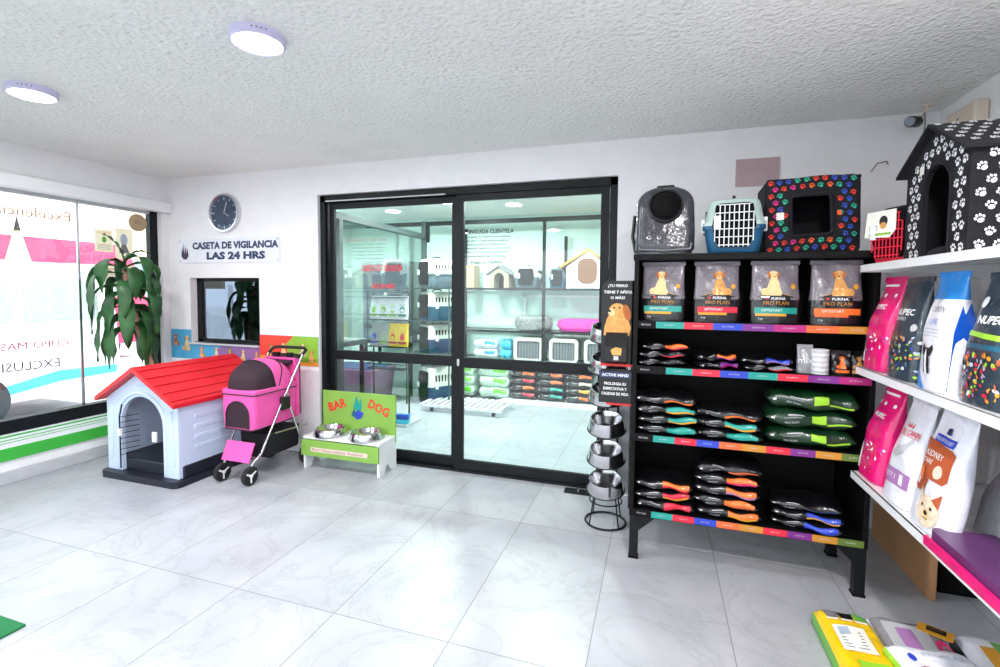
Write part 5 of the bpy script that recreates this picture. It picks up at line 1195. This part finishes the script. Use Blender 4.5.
for r_i, z in enumerate((1.24, .92)):
    for i in range(4):
        bd, pc = SN[r_i][i]; q = MB(); b = Bag(.135, .255, .05, .0, i + r_i); b.body(q, bd); q.disc(0, .11, .032, .04, b.pt, pc, .002, 14); b.band(q, -.05, .05, .03, .06, pc, .002); q.text('Snack', 0, .165, .02, b.pt, pc, .003)
        o = q.build('snack_bag', None, smooth=60); o.location = (-3.0 - .20 + i * .125, 5.05 - .07, z + .002); o.rotation_euler = (-.1, 0, (-.15, .1, -.05, .12)[i])
        tag(o, '%s snack bag on the wire stand, %s row, %s' % ({'bag_white': 'white', 'bag_silver': 'silver', 'bag_yellow': 'yellow', 'bag_slate': 'slate'}[bd], ('top', 'middle', 'lower')[r_i], ('first from left', 'second from left', 'third from left', 'at the right')[i]), 'snack bag', 'snack bags on the wire stand')
t = thing('blue_carton', 'small blue carton on the base tray of the wire stand', 'box', (-2.86, 4.96, .031), .2); q = MB(); q.box(-.12, .12, -.06, .06, 0, .09, 'bag_cyan'); q.box(-.13, .13, -.065, -.02, .05, .105, 'strip_blue'); q.build('carton', t, bev=.004)
# grooming corner behind the partition
t = thing('grooming_tub', 'mauve grey tub on the back room floor behind the partition glass', 'tub', (-4.05, 5.9, 0)); q = MB(); q.rings([[(x * k, y * k, z) for x, y in rrect(-.42, .42, -.3, .3, .05)] for z, k in ((.0, .9), (.42, 1), (.46, 1.04), (.50, 1.04))], 'mauve'); q.build('tub_body', t)
q = MB(); q.prism(rrect(-.40, .40, -.28, .28, .05), lambda x, y, w: (x, y, .502 + w), .01, 'carrier_navy'); q.build('tub_cover', t)
t = thing('hair_dryer', 'white and cyan standing pet dryer near the left door jamb', 'dryer', (-4.02, 4.40, 0)); q = MB(); q.lathe([(.2, 0), (.2, .02), (.03, .04), (.02, .9), (.02, 1.45)], (0, 0, 0), 'white', 16); q.build('stand', t)
q = MB(); q.ell((0, 0, 1.55), (.17, .14, .20), 'white'); q.build('dryer_body', t); q = MB(); q.ell((.10, -.10, 1.48), (.07, .06, .10), 'bag_cyan'); q.build('nozzle', t)
t = thing('steel_kennel', 'dark steel kennel cabinet on legs behind the red glass lettering', 'kennel cabinet', (-3.9, 6.40, 0)); q = MB(); q.box(-.42, .42, 0, .45, .80, 2.02, 'grey'); q.build('cabinet', t, bev=.005)
for x in (-.2, .2):
    for z in (1.42, .83): q = MB(); q.box(x - .19, x + .19, -.02, -.002, z, z + .56, 'clock_face'); q.build('cage_door', t, bev=.003)
for x in (-.39, .39):
    for y in (.03, .42): q = MB(); q.box(x - .02, x + .02, y - .02, y + .02, 0, .80, 'black_metal'); q.build('leg', t, smooth=0)
for i, (x, z) in enumerate(((-4.45, 0.), (-4.45, .17), (-4.45, .34))):
    o = lying_bag(140 + i, 'bag_mint', 'bag_lime', 'bag_lime', None, .5, .3, .19).build('litter_bag', None, smooth=60); o.location = (x + .0, 6.35, z); tag(o, 'green bag in the far left corner of the back room, %s' % ('bottom', 'middle', 'top')[i], 'bag', 'green bags in the grooming corner')
t = thing('olive_bin', 'olive green bin standing on a table behind the left door pane', 'bin', (-3.86, 4.95, .97)); q = MB(); q.lathe([(.001, 0), (.16, 0), (.18, .36), (.19, .38), (.17, .38), (.15, .02)], (0, 0, 0), 'olive_dark', 26); q.build('bin_body', t)
q = MB(); q.lathe([(.19, .36), (.197, .37), (.19, .385)], (0, 0, 0), 'mauve', 26); q.build('bin_rim', t)
t = thing('grooming_table', 'grey grooming table behind the left door pane', 'table', (-3.9, 5.05, 0)); q = MB(); q.box(-.35, .35, -.3, .3, .92, .965, 'grey_light'); q.build('tabletop', t, bev=.006)
for x in (-.30, .30):
    for y in (-.25, .25): q = MB(); q.box(x - .02, x + .02, y - .02, y + .02, 0, .92, 'black_metal'); q.build('leg', t, smooth=0)

# ------------------------------------------------------------------ the street outside
struct(MB().box(-7.2, LX - .2, -12, 16, -.2, -.02, 'paving'), 'sidewalk', smooth=0)
struct(MB().box(-60, -7.2, -30, 60, -.3, -.12, 'asphalt'), 'street_ground', smooth=0)
struct(MB().box(LX - .2, 12, -14, SY, -.2, -.02, 'paving'), 'bounce_ground', smooth=0)  # unseen ground, added to bounce sunlight up to the shop ceiling
t = thing('parked_van', 'white van with a cyan stripe parked across the street window', 'van', (-8.3, 3.28, -.12), 0)
prof_ = [(-2.6, .35), (-2.62, .95), (-2.45, 1.15), (-1.9, 1.30), (-1.2, 1.92), (-.9, 2.02), (1.35, 2.02), (1.55, 1.95), (1.62, 1.2), (1.66, .40), (1.60, .30), (-2.5, .28)]
q = MB(); q.prism(prof_, lambda y, z, w: (-.85 + w, y, z), 1.7, 'car_white'); q.build('body', t, bev=.06, seg=3)
q = MB()
q.prism([(-1.75, 1.28), (-1.15, 1.82), (-.55, 1.82), (-.55, 1.28)], lambda y, z, w: (.85 + w, y, z), .006, 'car_glass'); q.build('side_window', t, smooth=0)
for a, b_ in ((-.45, .45), (.55, 1.35)): q = MB(); q.prism(rrect(a, b_, 1.28, 1.80, .05), lambda y, z, w: (.85 + w, y, z), .006, 'car_glass'); q.build('side_window', t, smooth=0)
q = MB(); q.prism([(-2.3, .30), (-.6, .30), (.9, .62), (1.6, .60), (1.6, .50), (.9, .48), (-.2, .3)], lambda y, z, w: (.852 + w, y, z), .005, 'car_cyan'); q.build('side_stripe', t, smooth=0)
for x in (-.72, .72):
    for y in (-1.75, 0.05 + .0): 
        o = MB(); o.lathe([(.02, -.1), (.24, -.11), (.33, -.10), (.34, 0), (.33, .10), (.24, .11), (.02, .1)], (x + (.05 if x > 0 else -.05), y, .34), 'tyre', 28, Matrix.Rotation(PI / 2, 3, 'Y')); w_ = o.build('wheel', t)
        o = MB(); o.cyl((x + (.15 if x > 0 else -.15), y, .34), (x + (.172 if x > 0 else -.172), y, .34), .2, 'chrome', 20); o.build('hub_cap', w_)
t = thing('red_van', 'crimson van parked on the far side of the street', 'van', (-13.2, 5.9, -.12), 0)
q = MB(); q.prism([(-3, .35), (-3.1, 1.2), (-2.8, 2.5), (-2.6, 2.75), (2.3, 2.75), (2.5, 2.6), (2.9, 1.4), (3.0, .4)], lambda y, z, w: (-.95 + w, y, z), 1.9, 'car_red'); q.build('body', t, bev=.08, seg=3)
for a, b_ in ((-2.4, -.8), (-.6, .6), (1.05, 2.2)): q = MB(); q.prism(rrect(a, b_, 1.5, 2.25, .08), lambda y, z, w: (.95 + w, y, z), .01, 'car_glass'); q.build('side_window', t, smooth=0)
for x in (-.8, .8):
    for y in (-1.9, 1.9): o = MB(); o.lathe([(.02, -.1), (.36, -.11), (.38, 0), (.36, .11), (.02, .1)], (x, y, .38), 'tyre', 26, Matrix.Rotation(PI / 2, 3, 'Y')); o.build('wheel', t)
t = thing('obelisk_post', 'pale yellow tapered post with a dark tip outside on the street', 'post', (-10.5, 5.35, -.12)); q = MB(); q.lathe([(.30, 0), (.30, .1), (.24, .12), (.20, 2.1), (.03, 2.75)], (0, 0, 0), 'yellow', 4); q.build('shaft', t, smooth=0); q = MB(); q.lathe([(.05, 2.68), (.005, 2.92)], (0, 0, 0), 'black', 8); q.build('tip', t)
def house(x, y0, y1, h, m_, lab, nw):
    t = thing('street_house', lab, 'building', (x, (y0 + y1) / 2, -.12)); hw = (y1 - y0) / 2; q = MB(); q.box(-5, 0, -hw, hw, 0, h, m_); q.build('walls', t, smooth=0)
    q = MB(); q.box(-5.1, .15, -hw, hw, h, h + .25, 'house_white'); q.build('cornice', t, smooth=0)
    for i in range(nw):
        for z in (1.0, 4.2):
            if z + 1.6 > h: continue
            y = -hw + (i + .5) * 2 * hw / nw; q = MB(); q.box(0, .06, y - .65, y + .65, z - .1, z + 1.7, 'white'); f_ = q.build('window_frame', t, smooth=0); q = MB(); q.box(.06, .08, y - .55, y + .55, z, z + 1.6, 'house_glass'); q.build('pane', f_, smooth=0)
house(-17, -4, 5.5, 6.5, 'house_white', 'white two storey house across the street', 3); house(-17, 5.5, 13, 5.0, 'house_cream', 'cream house across the street behind the crimson van', 3); house(-17, 13, 24, 7.5, 'house_white', 'tall pale house at the far end of the street', 4)
